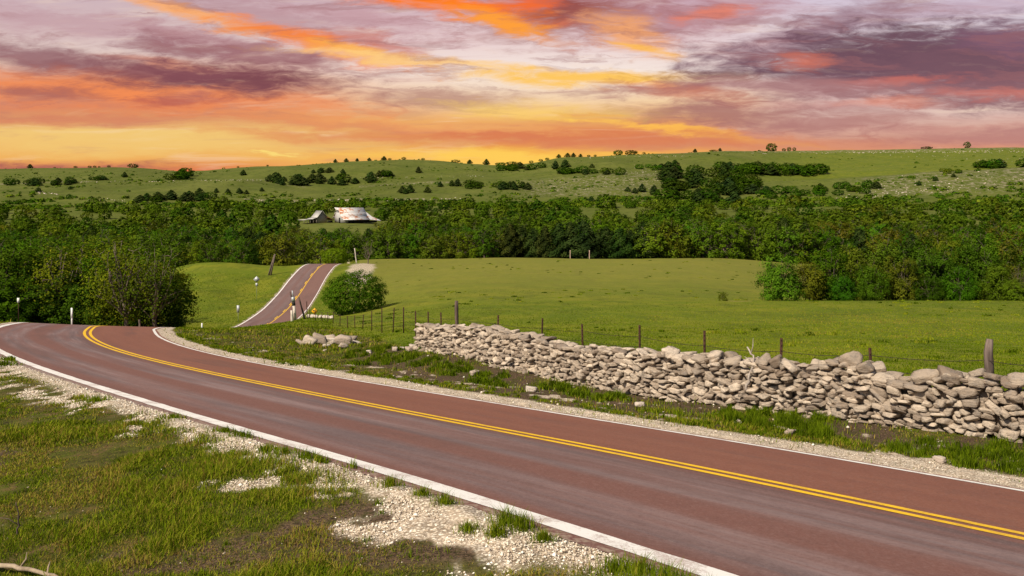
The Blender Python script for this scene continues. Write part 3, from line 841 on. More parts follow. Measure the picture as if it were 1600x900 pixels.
def build_wall():
    g = np.random.default_rng(12)
    root = empty('stone_wall', (float(WP[0, 0]), float(WP[0, 1]), G(WP[0, 0], WP[0, 1])))
    o0 = np.array(root.location)
    tag(root, 'long dry-stacked limestone wall of jumbled tan stones running beside the road', 'wall')
    body = MB(); caps = []
    def frame(s, off, z):
        x, y, tx, ty = wall_at(s)
        # tangent runs from the far end to the near end; the field side is to its left
        nx, ny = -ty, tx
        if nx * 1 + ny * 1 < 0: nx, ny = -nx, -ny
        return np.array([x + nx * off, y + ny * off, z]), np.array([tx, ty, 0]), np.array([nx, ny, 0])
    def put(mb, s, off, z, sz, tilt, yaw, roll, tint, hi=True, shape=None):
        c, T, N = frame(s, off, z)
        B = np.stack([T, N, [0, 0, 1]], 1)
        k = g.integers(16) if shape is None else shape
        p = (ROCKS if hi else ROCKS1)[k] * (np.array(sz) / 2)
        p = p @ rotm(roll, tilt, yaw).T @ B.T + c - (o0 if mb is not None else c)
        if mb is None: return p, c
        mb.add(p, T=IT2 if hi else IT1, a=tint)
    zb = lambda s: G(*wall_at(s)[:2])
    # two faces of stacked stones
    for face in (0, 1):
        z_rel = -.06
        while z_rel < 1.7:
            th = g.uniform(.055, .135)
            s = g.uniform(-.1, .1)
            while s < WLEN:
                big = g.random() < .10; l = g.uniform(.28, .44) if big else g.uniform(.10, .32)
                base = zb(s); top = wall_top_z(s) + .03 * math.sin(s * 3.1)
                z = base + z_rel + g.normal(0, .018)
                if z < top - .12:
                    sz = (l * g.uniform(.95, 1.12), g.uniform(.26, .40), (g.uniform(.13, .22) if big else th * g.uniform(.80, 1.45)))
                    off = (.10 + .07 * z_rel + g.normal(0, .05)) if face == 0 else (.62 - .07 * z_rel + g.normal(0, .03))
                    tilt = g.normal(0, .13) if g.random() < .7 else g.uniform(-.75, .75)
                    put(body, s, off, z, sz, tilt, g.normal(0, .20), g.normal(0, .14), g.random(), hi=(face == 0 and s > 6))
                s += l * (.93 if face == 0 else 1.25)
            z_rel += th * (.92 if face == 0 else 1.2)
    # end face at the far end
    for k in range(46):
        z = zb(0) + g.uniform(0, 1.0)
        put(body, g.uniform(-.12, .1), g.uniform(.05, .65), z, (g.uniform(.2, .4), g.uniform(.2, .35), g.uniform(.10, .2)), g.normal(0, .25), g.uniform(0, 3), 0, g.random(), hi=False)
    # hearting: hidden fill so no daylight passes through
    for s in np.arange(.1, WLEN, .22):
        b_, t_ = zb(s), wall_top_z(s)
        c, T, N = frame(s, .36, (b_ + t_ - .25) / 2)
        p = ROCKS1[int(s * 7) % 16] * np.array([.20, .20, (t_ - b_ - .1) / 2 + .02])
        body.add(p @ np.stack([T, N, [0, 0, 1]], 1).T + c - o0, T=IT1, a=.2)
    # cap stones
    s = .05; n_cap = 0
    while s < WLEN:
        l = g.uniform(.20, .50)
        t_ = wall_top_z(s)
        for row, off in enumerate((.16, .50)):
            sz = (l * g.uniform(.9, 1.2), g.uniform(.30, .44), g.uniform(.08, .18))
            z = t_ - .07 + g.normal(0, .03) + (.02 if row else 0)
            tl = g.normal(0, .16) if g.random() < .75 else g.uniform(-.6, .6)
            if row == 0 and n_cap < 96 and s > 1.0:
                p, c = put(None, s, off, z, sz, tl, g.normal(0, .3), g.normal(0, .2), 0)
                mb = MB(); mb.add(p, T=IT2, a=g.random())
                mb.build('capstone', M_STONE, root, loc=tuple(c - o0)); n_cap += 1
            else:
                put(body, s, off, z, sz, tl, g.normal(0, .3), g.normal(0, .2), g.random())
        s += l * .86
    # the three big standing stones that break the top line
    for px, w_, h_, tl in ((1322, .46, .40, .6), (1345, .34, .28, -.5), (1186, .28, .34, .7), (1205, .30, .24, -.5), (1440, .55, .26, -.35), (1480, .5, .22, .2), (1590, .5, .24, -.2), (1040, .42, .22, .3), (1110, .36, .24, -.4)):
        ss = float(np.interp(px, CX + F * WP[:, 0] / WP[:, 1], WS))
        p, c = put(None, ss, .2, wall_top_z(ss) + .02, (w_, .42, h_), tl, .3, .15, 0)
        mb = MB(); mb.add(p, T=IT2, a=g.random())
        mb.build('capstone', M_STONE, root, loc=tuple(c - o0))
    body.build('stacked_stones', M_STONE, root)
build_wall()

def rock(px, D, w, d, h, seed, label, m=None, tilt=0., yaw=None, sink=.0, name='rock', cat='rock', group=None):
    x, y, z = at(px, D)
    p = rock_shape(seed, IV2, 9, .06) * np.array([w, d, h]) / 2
    p = p @ rotm(0, tilt, seed if yaw is None else yaw).T
    mb = MB(); mb.add(p, T=IT2, a=(seed * .37) % 1)
    o = mb.build(name, m or M_STONE, loc=(x, y, z + h * (.5 - sink)))
    tag(o, label, cat, group)
    return o
# tumbled heap of slabs on the grass past the end of the wall, D about 40-46
HEAP = [
    (470, 42, .55, .35, .16, .55, 'thin grey slab leaning at the left end of the tumbled heap'),
    (485, 42, .75, .5, .34, .25, 'rounded tan boulder second from the left in the tumbled heap'),
    (500, 43, .95, .6, .42, .2, 'largest pinkish boulder in the middle of the tumbled heap'),
    (512, 44.5, 1.0, .6, .30, -.15, 'broad flat slab lying on top of the tumbled heap'),
    (527, 44.5, 1.3, .6, .24, .08, 'long pale slab stretched across the back of the tumbled heap'),
    (546, 44, .8, .55, .32, .1, 'pinkish boulder at the right end of the tumbled heap'),
    (515, 42, .5, .4, .18, -.5, 'small dark edged slab tilted at the foot of the heap'),
    (538, 40.5, .85, .6, .42, .05, 'big white boulder in the grass in front of the heap'),
    (510, 39.5, .36, .3, .16, .1, 'small white stone in the grass before the heap'),
    (557, 41, .5, .22, .13, .3, 'slim pale stone right of the white boulder'),
    (536, 38, .45, .35, .2, .3, 'half buried pale stone below the white boulder')]
for i, (px, D, w, d, h, tl, lab) in enumerate(HEAP):
    rock(px, D, w * 1.1, d, h * 1.35, 31 + i, lab, M_PALE if 'white' in lab or 'pale' in lab else M_STONE, tl, yaw=.3 * math.sin(i * 5))
for i, (px, D, w, lab) in enumerate([(617, 33, .34, 'pale stone lying in the grass two paces before the wall end'), (628, 33.5, .26, 'small pale stone beside the foot of the wall end'), (640, 32.0, .4, 'tan stone fallen against the end of the wall'),
                                     (645, 33.2, .42, 'flat slab leaning on the corner of the wall end'), (577, 33.5, .3, 'lone pale stone in the grass halfway from heap to wall'), (508, 37, .2, 'tiny white stone nearest the road below the heap')]):
    rock(px, D, w, w * .7, w * .5, 71 + i, lab, M_PALE)
for i, (px, D, w, lab) in enumerate([(1000, 19.2, .26, 'pale stone half sunk in the dark soil below the middle of the wall'), (1235, 15.4, .3, 'white stone in the verge grass below the right of the wall'), (1470, 13.1, .22, 'pale slab in the bare soil near the right end of the verge'),
                                     (830, 21.8, .34, 'tan stone on the scorched verge left of the wall middle'), (742, 25.4, .36, 'pale stone on the verge before the wall left third'), (1150, 16.8, .25, 'small pinkish stone on the scorched soil by the lush grass')]):
    rock(px, D, w, w * .7, w * .45, 91 + i, lab, M_PALE)

# ------------------------------------------------------------------ fence behind the wall
M_RUST = simple('rusty_steel', (.038, .018, .013), (.080, .036, .024), 20, .8, metal=.3)
M_WOOD = simple('weathered_post_wood', (.055, .038, .030), (.24, .18, .15), 12, .9, stretch=(1, 1, .12), bs=.8)
M_WOODD = simple('dark_post_wood', (.055, .038, .032), (.16, .11, .09), 12, .9, stretch=(1, 1, .12), bs=.8)
M_WOODL = simple('pale_post_wood', (.42, .34, .27), (.72, .64, .54), 10, .9, stretch=(1, 1, .15), bs=.5)
M_WIRE = simple('fence_wire', (.045, .035, .025), (.08, .06, .045), 30, .6, metal=.4)
M_GALV = simple('galvanised_steel', (.34, .35, .36), (.50, .51, .52), 14, .5, metal=.35)
M_WHT = simple('white_sign_paint', (.66, .64, .60), (.82, .80, .76), 8, .6)
M_BLK = simple('black_band', (.02, .02, .02), (.05, .045, .04), 8, .7)
M_SYEL = simple('yellow_sign_sheet', (.72, .34, .01), (.80, .42, .015), 5, .5)

POSTS = [  # px, distance, row of the top, kind
    (1880, 12.8, 562, 'T'), (1716, 14.2, 556, 'T'), (1540, 16.0, 530, 'W'), (1364, 17.8, 544, 'T'), (1220, 19.6, 528, 'T'), (1101, 21.5, 517, 'T'), (1001, 24, 508, 'T'), (912, 26.5, 506, 'T'),
    (846, 29, 497, 'T'), (777, 32, 492, 'T'), (714, 35, 470, 'W'), (690, 36.6, 488, 'T'), (670, 38.6, 487, 'T'), (650, 41, 486, 'T'), (630.5, 44, 480, 'T'), (614, 47, 481, 'T'), (597, 50, 481, 'T'), (581, 54, 486, 'T'),
    (567, 58, 493, 'T'), (554.5, 62, 496.5, 'T'), (543, 66, 499, 'T'), (531, 70, 496.5, 'T'), (520.5, 74, 498, 'T'), (512, 78, 493, 'T'), (503, 82, 494, 'T'), (492.5, 85, 483, 'T'), (484, 88, 480, 'T')]
fr = empty('wire_fence', at(714, 35))
tag(fr, 'barbed wire fence on rusty steel posts along the pasture behind the wall', 'fence')
f0 = np.array(fr.location)
tops = []
gf = np.random.default_rng(5)
for px, D, row, kd in POSTS:
    x, y, z = at(px, D)
    ztop = -(row - Y0) / F * D
    h = max(ztop - z, 1.0)
    tops.append((x, y, z, min(h, 1.45)))
    mb = MB()
    if kd == 'T':
        lx = gf.normal(0, .02)
        mb.box((lx * .5, 0, h / 2 - .15), (.062, .014, h + .3)); mb.box((lx * .5, .022, h / 2 - .15), (.012, .034, h + .3))
        for q in range(int(h / .12)): mb.box((lx * .5, -.010, .1 + q * .12), (.018, .012, .03))
        o = mb.build('fence_post', M_RUST, fr, loc=(x - f0[0], y - f0[1], z - f0[2]))
        o.rotation_euler = (gf.normal(0, .02), gf.normal(0, .025), gf.normal(0, .2))
    else:
        n = 9; zz = np.linspace(-.3, h, n)
        lean = .05 if px > 1000 else -.01
        pts = np.stack([zz * lean + gf.normal(0, .012, n), gf.normal(0, .008, n), zz], 1)
        rad = .085 + gf.normal(0, .008, n); rad[-1] *= .82
        mb.tube(pts, rad, 9)
        o = mb.build('wooden_post', M_WOOD if px > 1000 else M_WOODD, fr, loc=(x - f0[0], y - f0[1], z - f0[2]))
        o['label'] = 'leaning grey split wooden post with a pale broken side' if px > 1000 else 'stout dark wooden post standing behind the wall'
for hgt in (.38, .68, .98, 1.28):
    mb = MB()
    for (a, b) in zip(tops[:-1], tops[1:]):
        t = np.linspace(0, 1, 6)
        pa = np.array([a[0], a[1], a[2] + min(hgt, a[3])]); pb = np.array([b[0], b[1], b[2] + min(hgt, b[3])])
        p = pa[None] + (pb - pa)[None] * t[:, None]
        p[:, 2] -= .05 * 4 * t * (1 - t) + gf.normal(0, .003, 6)
        p[:, 1] -= .03
        mb.tube(p - f0, .0062, 4, cap=False)
        L_ = np.linalg.norm(pb - pa)
        for q in np.arange(.15, L_, .35) if a[1] < 36 else []:
            c = pa + (pb - pa) * q / L_ - f0; c[2] -= .05 * 4 * (q / L_) * (1 - q / L_); c[1] -= .03
            mb.box(c, (.004, .03, .03), Matrix.Rotation(q * 5, 4, 'X'))
    mb.build('wire', M_WIRE, fr)

def post_obj(name, px, D, row_top, rad, m, label, cat='post', lean=0., base_row=None, n=7, seed=1, taper=.85):
    x, y, z = at(px, D)
    h = -(row_top - Y0) / F * D - z
    g = np.random.default_rng(seed)
    zz = np.linspace(-.25, h, n)
    mb = MB(); mb.tube(np.stack([zz * lean + g.normal(0, rad * .12, n), g.normal(0, rad * .1, n), zz], 1), np.linspace(rad, rad * taper, n), 9)
    o = mb.build(name, m, loc=(x, y, z)); tag(o, label, cat)
    return o
# corner of old posts by the dip in the road
pr_ = empty('gate_post', at(461.5, 86))
tag(pr_, 'pale leaning gate post with a black band and grey cap on the grassy crest', 'post')
zb_ = pr_.location.z
H_ = lambda row, D=86: -(row - Y0) / F * D - zb_
ln = -.10
def seg(name, r0, r1, rad, m, dx=0., lean2=None):
    mb = MB(); a, b = H_(r0), H_(r1); l = ln if lean2 is None else lean2
    mb.tube([(dx + a * ln, 0, a), (dx + a * ln + (b - a) * l, 0, b)], [rad, rad * .95], 10); return mb.build(name, m, pr_)
seg('post_shaft', 500, 477, .15, M_WOODL); seg('black_band', 477.2, 470.5, .175, M_BLK); seg('post_cap', 470.8, 464, .19, M_GALV)
seg('prong', 464.3, 454, .07, M_GALV); seg('prong', 466, 456, .06, M_WOODD, -.14, -.25)
post_obj('short_post', 456, 85.5, 485, .15, M_WOODL, 'short thick cream post standing just left of the banded gate post', n=4)
post_obj('leaning_post', 476, 87, 464.5, .10, M_WOODD, 'dark weathered post leaning left, right of the banded gate post', lean=-.27, seed=4)
post_obj('fence_stake', 480, 88, 471, .05, M_RUST, 'thin rusty stake between the dark leaning post and the fence end', lean=-.03)
post_obj('wooden_stub', 218.5, 74, 499.5, .09, M_WOOD, 'short crooked wooden stub beside the road bend under the trees', lean=-.05, seed=9)
post_obj('roadside_peg', 315.5, 68, 505, .07, M_WHT, 'tiny white peg in the grass inside the road bend', n=3)
hp = empty('old_pole', at(421, 190)); tag(hp, 'pair of bleached leaning posts on top of the green rise left of the road', 'post')
for dx, top, ln_ in ((-.25, 398, .30), (.25, 397, .22)):
    mb = MB(); h = -(top - Y0) / F * 190 - hp.location.z
    mb.tube([(dx, 0, -.3), (dx + h * .5 * ln_, 0, h * .5), (dx + h * ln_, 0, h)], [.2, .17, .13], 8); mb.build('leaning_stake', M_WOOD, hp)
post_obj('boundary_stake', 557, 214, 388, .16, M_WOODL, 'pale leaning stake beside the bare soil patch on the rise', lean=-.12)
post_obj('boundary_stake', 891, 238, 391, .13, simple('pinkish_wood', (.40, .26, .20), (.52, .36, .29)), 'left of two pinkish stakes at the far edge of the pasture')
post_obj('boundary_stake', 921, 238, 391, .15, bpy.data.materials['pinkish_wood'], 'right and thicker of two pinkish stakes at the far pasture edge')

# ------------------------------------------------------------------ road signs and markers
def marker(px, D, r0, r1, w, label, plate=M_WHT, post=M_RUST, plate_h=None, pw=.04, diamond=False, name='road_marker', rz=0., cat='road marker', row_bot=None):
    x, y, z = at(px, D)
    root = empty(name, (x, y, z), rz); tag(root, label, cat)
    zt = -(r0 - Y0) / F * D - z; zm = -(r1 - Y0) / F * D - z
    mb = MB(); mb.box((0, .03, zt / 2 - .1), (pw, .03, zt + .1)); mb.build('sign_post', post, root)
    mb = MB()
    if diamond:
        mb.box((0, 0, (zt + zm) / 2), (w * .7071, .012, w * .7071), Matrix.Rotation(math.pi / 4, 4, 'Y'))
    else:
        mb.box((0, 0, (zt + zm) / 2), (w, .012, zt - zm))
    mb.build('sign_plate', plate, root)
    return root, zt, zm
marker(28.5, 63, 465.5, 473, .17, 'slim marker with a small white plate on a dark post at the left road edge')
marker(112, 66, 481, 497, .14, 'plain white marker post standing beyond the outside of the road bend', post=M_WHT, pw=.12)
marker(372, 131, 477, 488.5, .42, 'small grey upright plate on a thin post beside the start of the far road', M_GALV, M_GALV)
r_, zt, zm = marker(401, 160, 431.5, 441.5, 1.25, 'grey diamond warning sign seen from behind on the slope left of the far road', M_GALV, M_GALV, diamond=True, name='warning_sign', cat='road sign', rz=.12)
mb = MB(); mb.box((0, 0, zm - .42), (.42, .012, .62)); mb.build('lower_plate', M_GALV, r_)
r_, zt, zm = marker(491.5, 127, 481.5, 491, 1.0, 'yellow diamond sign with a black arrow beside the far road, behind the fence end', M_SYEL, M_SYEL, diamond=True, name='warning_sign', cat='road sign')
mb = MB(); c = (zt + zm) / 2
mb.box((.08, -.012, c - .1), (.10, .006, .36)); mb.box((-.02, -.012, c + .10), (.28, .006, .10)); mb.box((-.17, -.0125, c + .10), (.18, .006, .18), Matrix.Rotation(math.pi / 4, 4, 'Y'))
mb.build('arrow_symbol', M_BLK, r_)
# low block of pale stone at the fence end
hw = empty('stone_headwall', at(500, 90)); tag(hw, 'low run of whitewashed stone blocks beside the fence end in the grass', 'low wall')
for i in range(7):
    mb = MB(); p = rock_shape(300 + i, IV1, 6, .03) * np.array([.26, .25, .22]); mb.add(p, T=IT1, a=.8 + .03 * i)
    mb.build('stone_block', M_PALE, hw, loc=(-1.25 + i * .42, .03 * (i % 2), .20 - .02 * i))

# ------------------------------------------------------------------ dead wood
def branch(name, pts, r0, r1, m, label, cat, twigs=(), seed=3):
    g = np.random.default_rng(seed)
    p = crom(np.array(pts, float), 5); p += g.normal(0, r0 * .35, p.shape)
    o0 = p[0].copy(); mb = MB(); mb.tube(p - o0, np.linspace(r0, r1, len(p)), 7)
    for (i, v, l) in twigs:
        q = p[int(i * (len(p) - 1))] - o0; v = np.array(v, float); v /= np.linalg.norm(v)
        tp = np.array([q, q + v * l * .5 + g.normal(0, l * .05, 3), q + v * l + g.normal(0, l * .12, 3)])
        mb.tube(tp, [r0 * .5, r0 * .35, r0 * .12], 5)
    o = mb.build(name, m, loc=tuple(o0)); tag(o, label, cat); return o
def onray(px, row, D): return ((px - CX) / F * D, D, -(row - Y0) / F * D)
M_DEAD = simple('bleached_wood', (.26, .21, .18), (.50, .43, .37), 14, .9)
a = at(-25, 6.5); b = at(45, 6.2); c = at(110, 5.9)
branch('fallen_branch', [(a[0], a[1], a[2] + .06), (b[0], b[1], b[2] + .08), (c[0], c[1], c[2] + .05)], .020, .012, simple('tan_branch', (.20, .145, .095), (.40, .31, .22)), 'pale dead branch lying in the grass in the near left corner', 'branch', [(.4, (.3, .2, .5), .14), (.7, (-.1, .5, .3), .12)])
a = at(27, 7.2)
branch('dead_weed', [(a[0], a[1], a[2]), (a[0] + .01, a[1], a[2] + .14), (a[0] - .01, a[1], a[2] + .28)], .009, .004, M_WOODD, 'dark dead weed stem standing in the near left grass', 'dead plant', [(.3, (-1, 0, .5), .22), (.5, (.6, 0, .8), .15), (.7, (-.5, .2, 1), .1)])
p0 = onray(1165, 612, 18.9); p1 = onray(1171, 585, 18.85); p2 = onray(1178, 560, 18.95); p3 = onray(1168, 543, 19.2)
branch('dead_branch', [p0, p1, p2, p3], .028, .018, M_DEAD, 'bare grey dead branch draped over the front of the stone wall', 'branch', [(.8, (.3, 0, 1), .35), (.55, (-.6, -.1, .7), .2)])

# ------------------------------------------------------------------ barns
def metal_roof(name, base, rusty, amt):
    m, t, o = mat(name)
    O = objc(t)
    n = noise(t, objc(t, (.5, .5, 1.0)), .55, 6, .75)
    col = mixc(t, maprange(t, n, amt, amt + .05), base, rusty)
    col = mixc(t, maprange(t, noise(t, O, 3, 4, .7), .55, .7, 0, .35), col, (.22, .12, .08))
    w = t.nodes.new('ShaderNodeTexWave'); w.inputs['Scale'].default_value = 1.6; w.inputs['Distortion'].default_value = 0
    t.links.new(O, w.inputs['Vector'])
    finish(t, o, col, .55, w.outputs['Fac'], .5, .05, .3, .1)
    return m
M_TIN = metal_roof('tin_roof', (.70, .66, .63), (.46, .17, .06), .53)
M_TIN2 = metal_roof('grey_tin_roof', (.46, .44, .40), (.40, .36, .30), .6)
M_TINR = metal_roof('rusty_tin_roof', (.62, .58, .56), (.30, .07, .03), .44)
M_BOARD = simple('bleached_barn_boards', (.34, .32, .31), (.56, .53, .50), 5, .9, stretch=(3, 3, .1), bs=.8)
M_BOARDT = simple('tan_barn_boards', (.26, .21, .16), (.38, .32, .25), 5, .9, stretch=(3, 3, .1), bs=.8)
M_SHADE = simple('barn_interior_shade', (.012, .010, .009), (.025, .02, .018), 5)  # near-black colour standing in for the shade inside the barns
def sheet(mb, prof, x0, x1, th=.12):
    """roof sheet: profile of (y, z) points swept along x, with thickness"""
    for (a, b) in zip(prof[:-1], prof[1:]):
        v = []
        for x in (x0, x1):
            for (y, z) in (a, b):
                v += [(x, y, z), (x, y, z - th)]
        mb.add(v, [(0, 2, 6, 4), (1, 5, 7, 3), (0, 4, 5, 1), (2, 3, 7, 6), (0, 1, 3, 2), (4, 6, 7, 5)])
def prism(mb, poly, x0, x1):
    n = len(poly)
    v = [(x0, y, z) for y, z in poly] + [(x1, y, z) for y, z in poly]
    mb.add(v, [(i, (i + 1) % n, n + (i + 1) % n, n + i) for i in range(n)], [(0, i + 1, i) for i in range(1, n - 1)] + [(n, n + i, n + i + 1) for i in range(1, n - 1)])
# right barn: weathered gable wall turned to the left, rusty flared roof
x, y, z = at(548, 411)
B2 = empty('barn', (x, y, z), R(33)); tag(B2, 'larger old barn with a rust streaked white tin roof and grey gable', 'barn')
Lb = 6.5
mb = MB(); prism(mb, [(-4.6, 0), (4.6, 0), (4.6, 3.6), (2.6, 5.2), (0, 7.0), (-2.6, 5.2), (-4.6, 3.6)], -Lb, Lb - .4); mb.build('barn_wall', M_BOARD, B2)
mb = MB(); prof = [(0, 7.35), (-2.9, 5.25), (-5.0, 3.1), (-8.4, 1.5)]
sheet(mb, prof, -Lb - .5, Lb + .2); sheet(mb, [(0, 7.35), (2.9, 5.25), (5.0, 3.1), (6.5, 2.2)], -Lb - .5, Lb + .2)
mb.add([(-Lb - 2.0, 0, 7.45), (-Lb - .4, -1.7, 6.0), (-Lb - .4, 0, 7.36), (-Lb - .4, 1.7, 6.0)], None, [(0, 1, 2), (0, 2, 3), (0, 3, 1)])
mb.build('barn_roof', M_TIN, B2)
mb = MB()
for dz in (0, -.12):
    mb.add([(Lb + .22, -2.9, 5.25 + dz), (Lb + .22, -5.0, 3.1 + dz), (Lb + .22, -8.4, 1.5 + dz), (Lb + 6.2, -8.0, .9 + dz), (Lb + 2.6, -4.8, 3.0 + dz)], [(1, 2, 3, 4)], [(0, 1, 4)])
mb.build('lean_to_roof', M_TIN, B2)
mb = MB(); mb.box((-Lb - .06, -1.9, 1.2), (.12, 1.7, 2.4)); mb.build('barn_doorway_shade', M_SHADE, B2)  # solid panel on the gable, interior darkness painted as its colour
mb = MB(); mb.box((-Lb - .06, 0, 5.6), (.10, 1.3, 1.2)); mb.build('loft_shade_panel', M_SHADE, B2)  # no hole in the wall: a dark panel paints the loft's shade
mb = MB(); mb.box((1.5, -6.8, .75), (2 * Lb - 2, .1, 1.5)); mb.box((Lb + 2, -7.2, .5), (4.5, .1, 1.0)); mb.build('shed_side_shade', M_SHADE, B2)  # dark sheets painting the shade under the low roof
# left barn: grey roof slope to the left, tan gable to the right
x, y, z = at(499, 409)
B1 = empty('barn', (x, y, z), R(-52)); tag(B1, 'smaller old barn with grey tin roof, tan gable and open lean-to sheds', 'barn')
mb = MB(); prism(mb, [(-2.6, 0), (2.6, 0), (2.6, 2.6), (0, 5.6), (-2.6, 2.6)], -3.2, 3.0); mb.build('barn_wall', M_BOARDT, B1)
mb = MB(); sheet(mb, [(0, 6.0), (-2.9, 2.6)], -3.6, 3.6); sheet(mb, [(0, 6.0), (2.9, 2.6)], -3.6, 3.6); mb.build('barn_roof', M_TIN2, B1)
mb = MB(); sheet(mb, [(-2.6, 2.75), (-5.2, 1.95), (-9.8, 1.55)], -3.4, 3.4); mb.build('lean_to_roof', M_TIN2, B1)
mb = MB(); sheet(mb, [(2.5, 2.9), (4.3, 2.2), (6.2, 1.4)], -3.0, 3.9); mb.build('lean_to_roof', M_TINR, B1)
mb = MB(); mb.box((0, -4.2, .7), (4.8, .1, 1.4)); mb.build('shed_shade_panel', M_SHADE, B1)  # dark sheet in place of the shade under the left lean-to
mb = MB(); mb.box((3.05, 4.2, .6), (.1, 2.8, 1.2)); mb.build('shed_shade_panel', M_SHADE, B1)  # same painted shade under the rusty lean-to
for i in range(5):
    mb = MB(); mb.box((3.2 - .01 * i, -9.4 + i * 1.6, .75), (.22, .22, 1.5)); mb.build('shed_post', M_BOARDT, B1)

# ------------------------------------------------------------------ grass blades and pebbles
def grass_material():
    m, t, o = mat('grass_blades')
    tn = attr(t, 'tint')
    col = ramp(t, tn, [(0, (.022, .042, .003)), (.3, (.070, .108, .004)), (.55, (.132, .192, .006)), (.75, (.255, .285, .014)), (.9, (.360, .270, .055)), (1, (.20, .10, .03))])
    d = t.nodes.new('ShaderNodeBsdfDiffuse'); tr = t.nodes.new('ShaderNodeBsdfTranslucent')
    t.links.new(col, d.inputs[0]); t.links.new(col, tr.inputs[0])
    ms = t.nodes.new('ShaderNodeMixShader'); ms.inputs[0].default_value = .30
    t.links.new(d.outputs[0], ms.inputs[1]); t.links.new(tr.outputs[0], ms.inputs[2])
    t.links.new(ms.outputs[0], o.inputs[0])
    return m
M_GRASS = grass_material()
def blades(x, y, h, w, tint, g, lean=.45):
    """x,y,h,w,tint arrays -> vertices, quads, tris of bent blades"""
    n = len(x)
    z = ground(x, y) - .012
    a = g.uniform(0, 2 * np.pi, n)                       # facing
    la = a + np.pi / 2 + g.normal(0, .6, n)              # bending direction
    ln = h * lean * np.abs(g.normal(.6, .5, n))
    wx, wy = np.cos(a) * w / 2, np.sin(a) * w / 2
    lx, ly = np.cos(la) * ln, np.sin(la) * ln
    V = np.empty((n, 5, 3), np.float32)
    V[:, 0] = np.stack([x - wx, y - wy, z], 1); V[:, 1] = np.stack([x + wx, y + wy, z], 1)
    mx, my, mz = x + lx * .35, y + ly * .35, z + h * .6
    V[:, 2] = np.stack([mx - wx * .8, my - wy * .8, mz], 1); V[:, 3] = np.stack([mx + wx * .8, my + wy * .8, mz], 1)
    V[:, 4] = np.stack([x + lx, y + ly, z + h * .98], 1)
    b = np.arange(n)[:, None] * 5
    Q = b + np.array([[0, 1, 3, 2]]); T = b + np.array([[2, 3, 4]])
    return V.reshape(-1, 3), Q, T, np.repeat(np.clip(tint, 0, 1), 5)
def grass_obj(name, parts, label):
    V = []; Q = []; T = []; A = []; n = 0
    for v, q, t_, a in parts:
        V.append(v); Q.append(q + n); T.append(t_ + n); A.append(a); n += len(v)
    me = mesh_from(name, np.concatenate(V), quads=np.concatenate(Q), tris=np.concatenate(T), attrs={'tint': np.concatenate(A)})
    me.materials.append(M_GRASS)
    o = bpy.data.objects.new(name, me); COL.objects.link(o)
    tag(o, label, 'grass', kind='stuff')
gg = np.random.default_rng(99)
def sample(n, p0, p1, d0, d1, pw=1.0):
    px = gg.uniform(p0, p1, n); D = d0 * (d1 / d0) ** (gg.random(n) ** pw)
    return (px - CX) / F * D, D, px
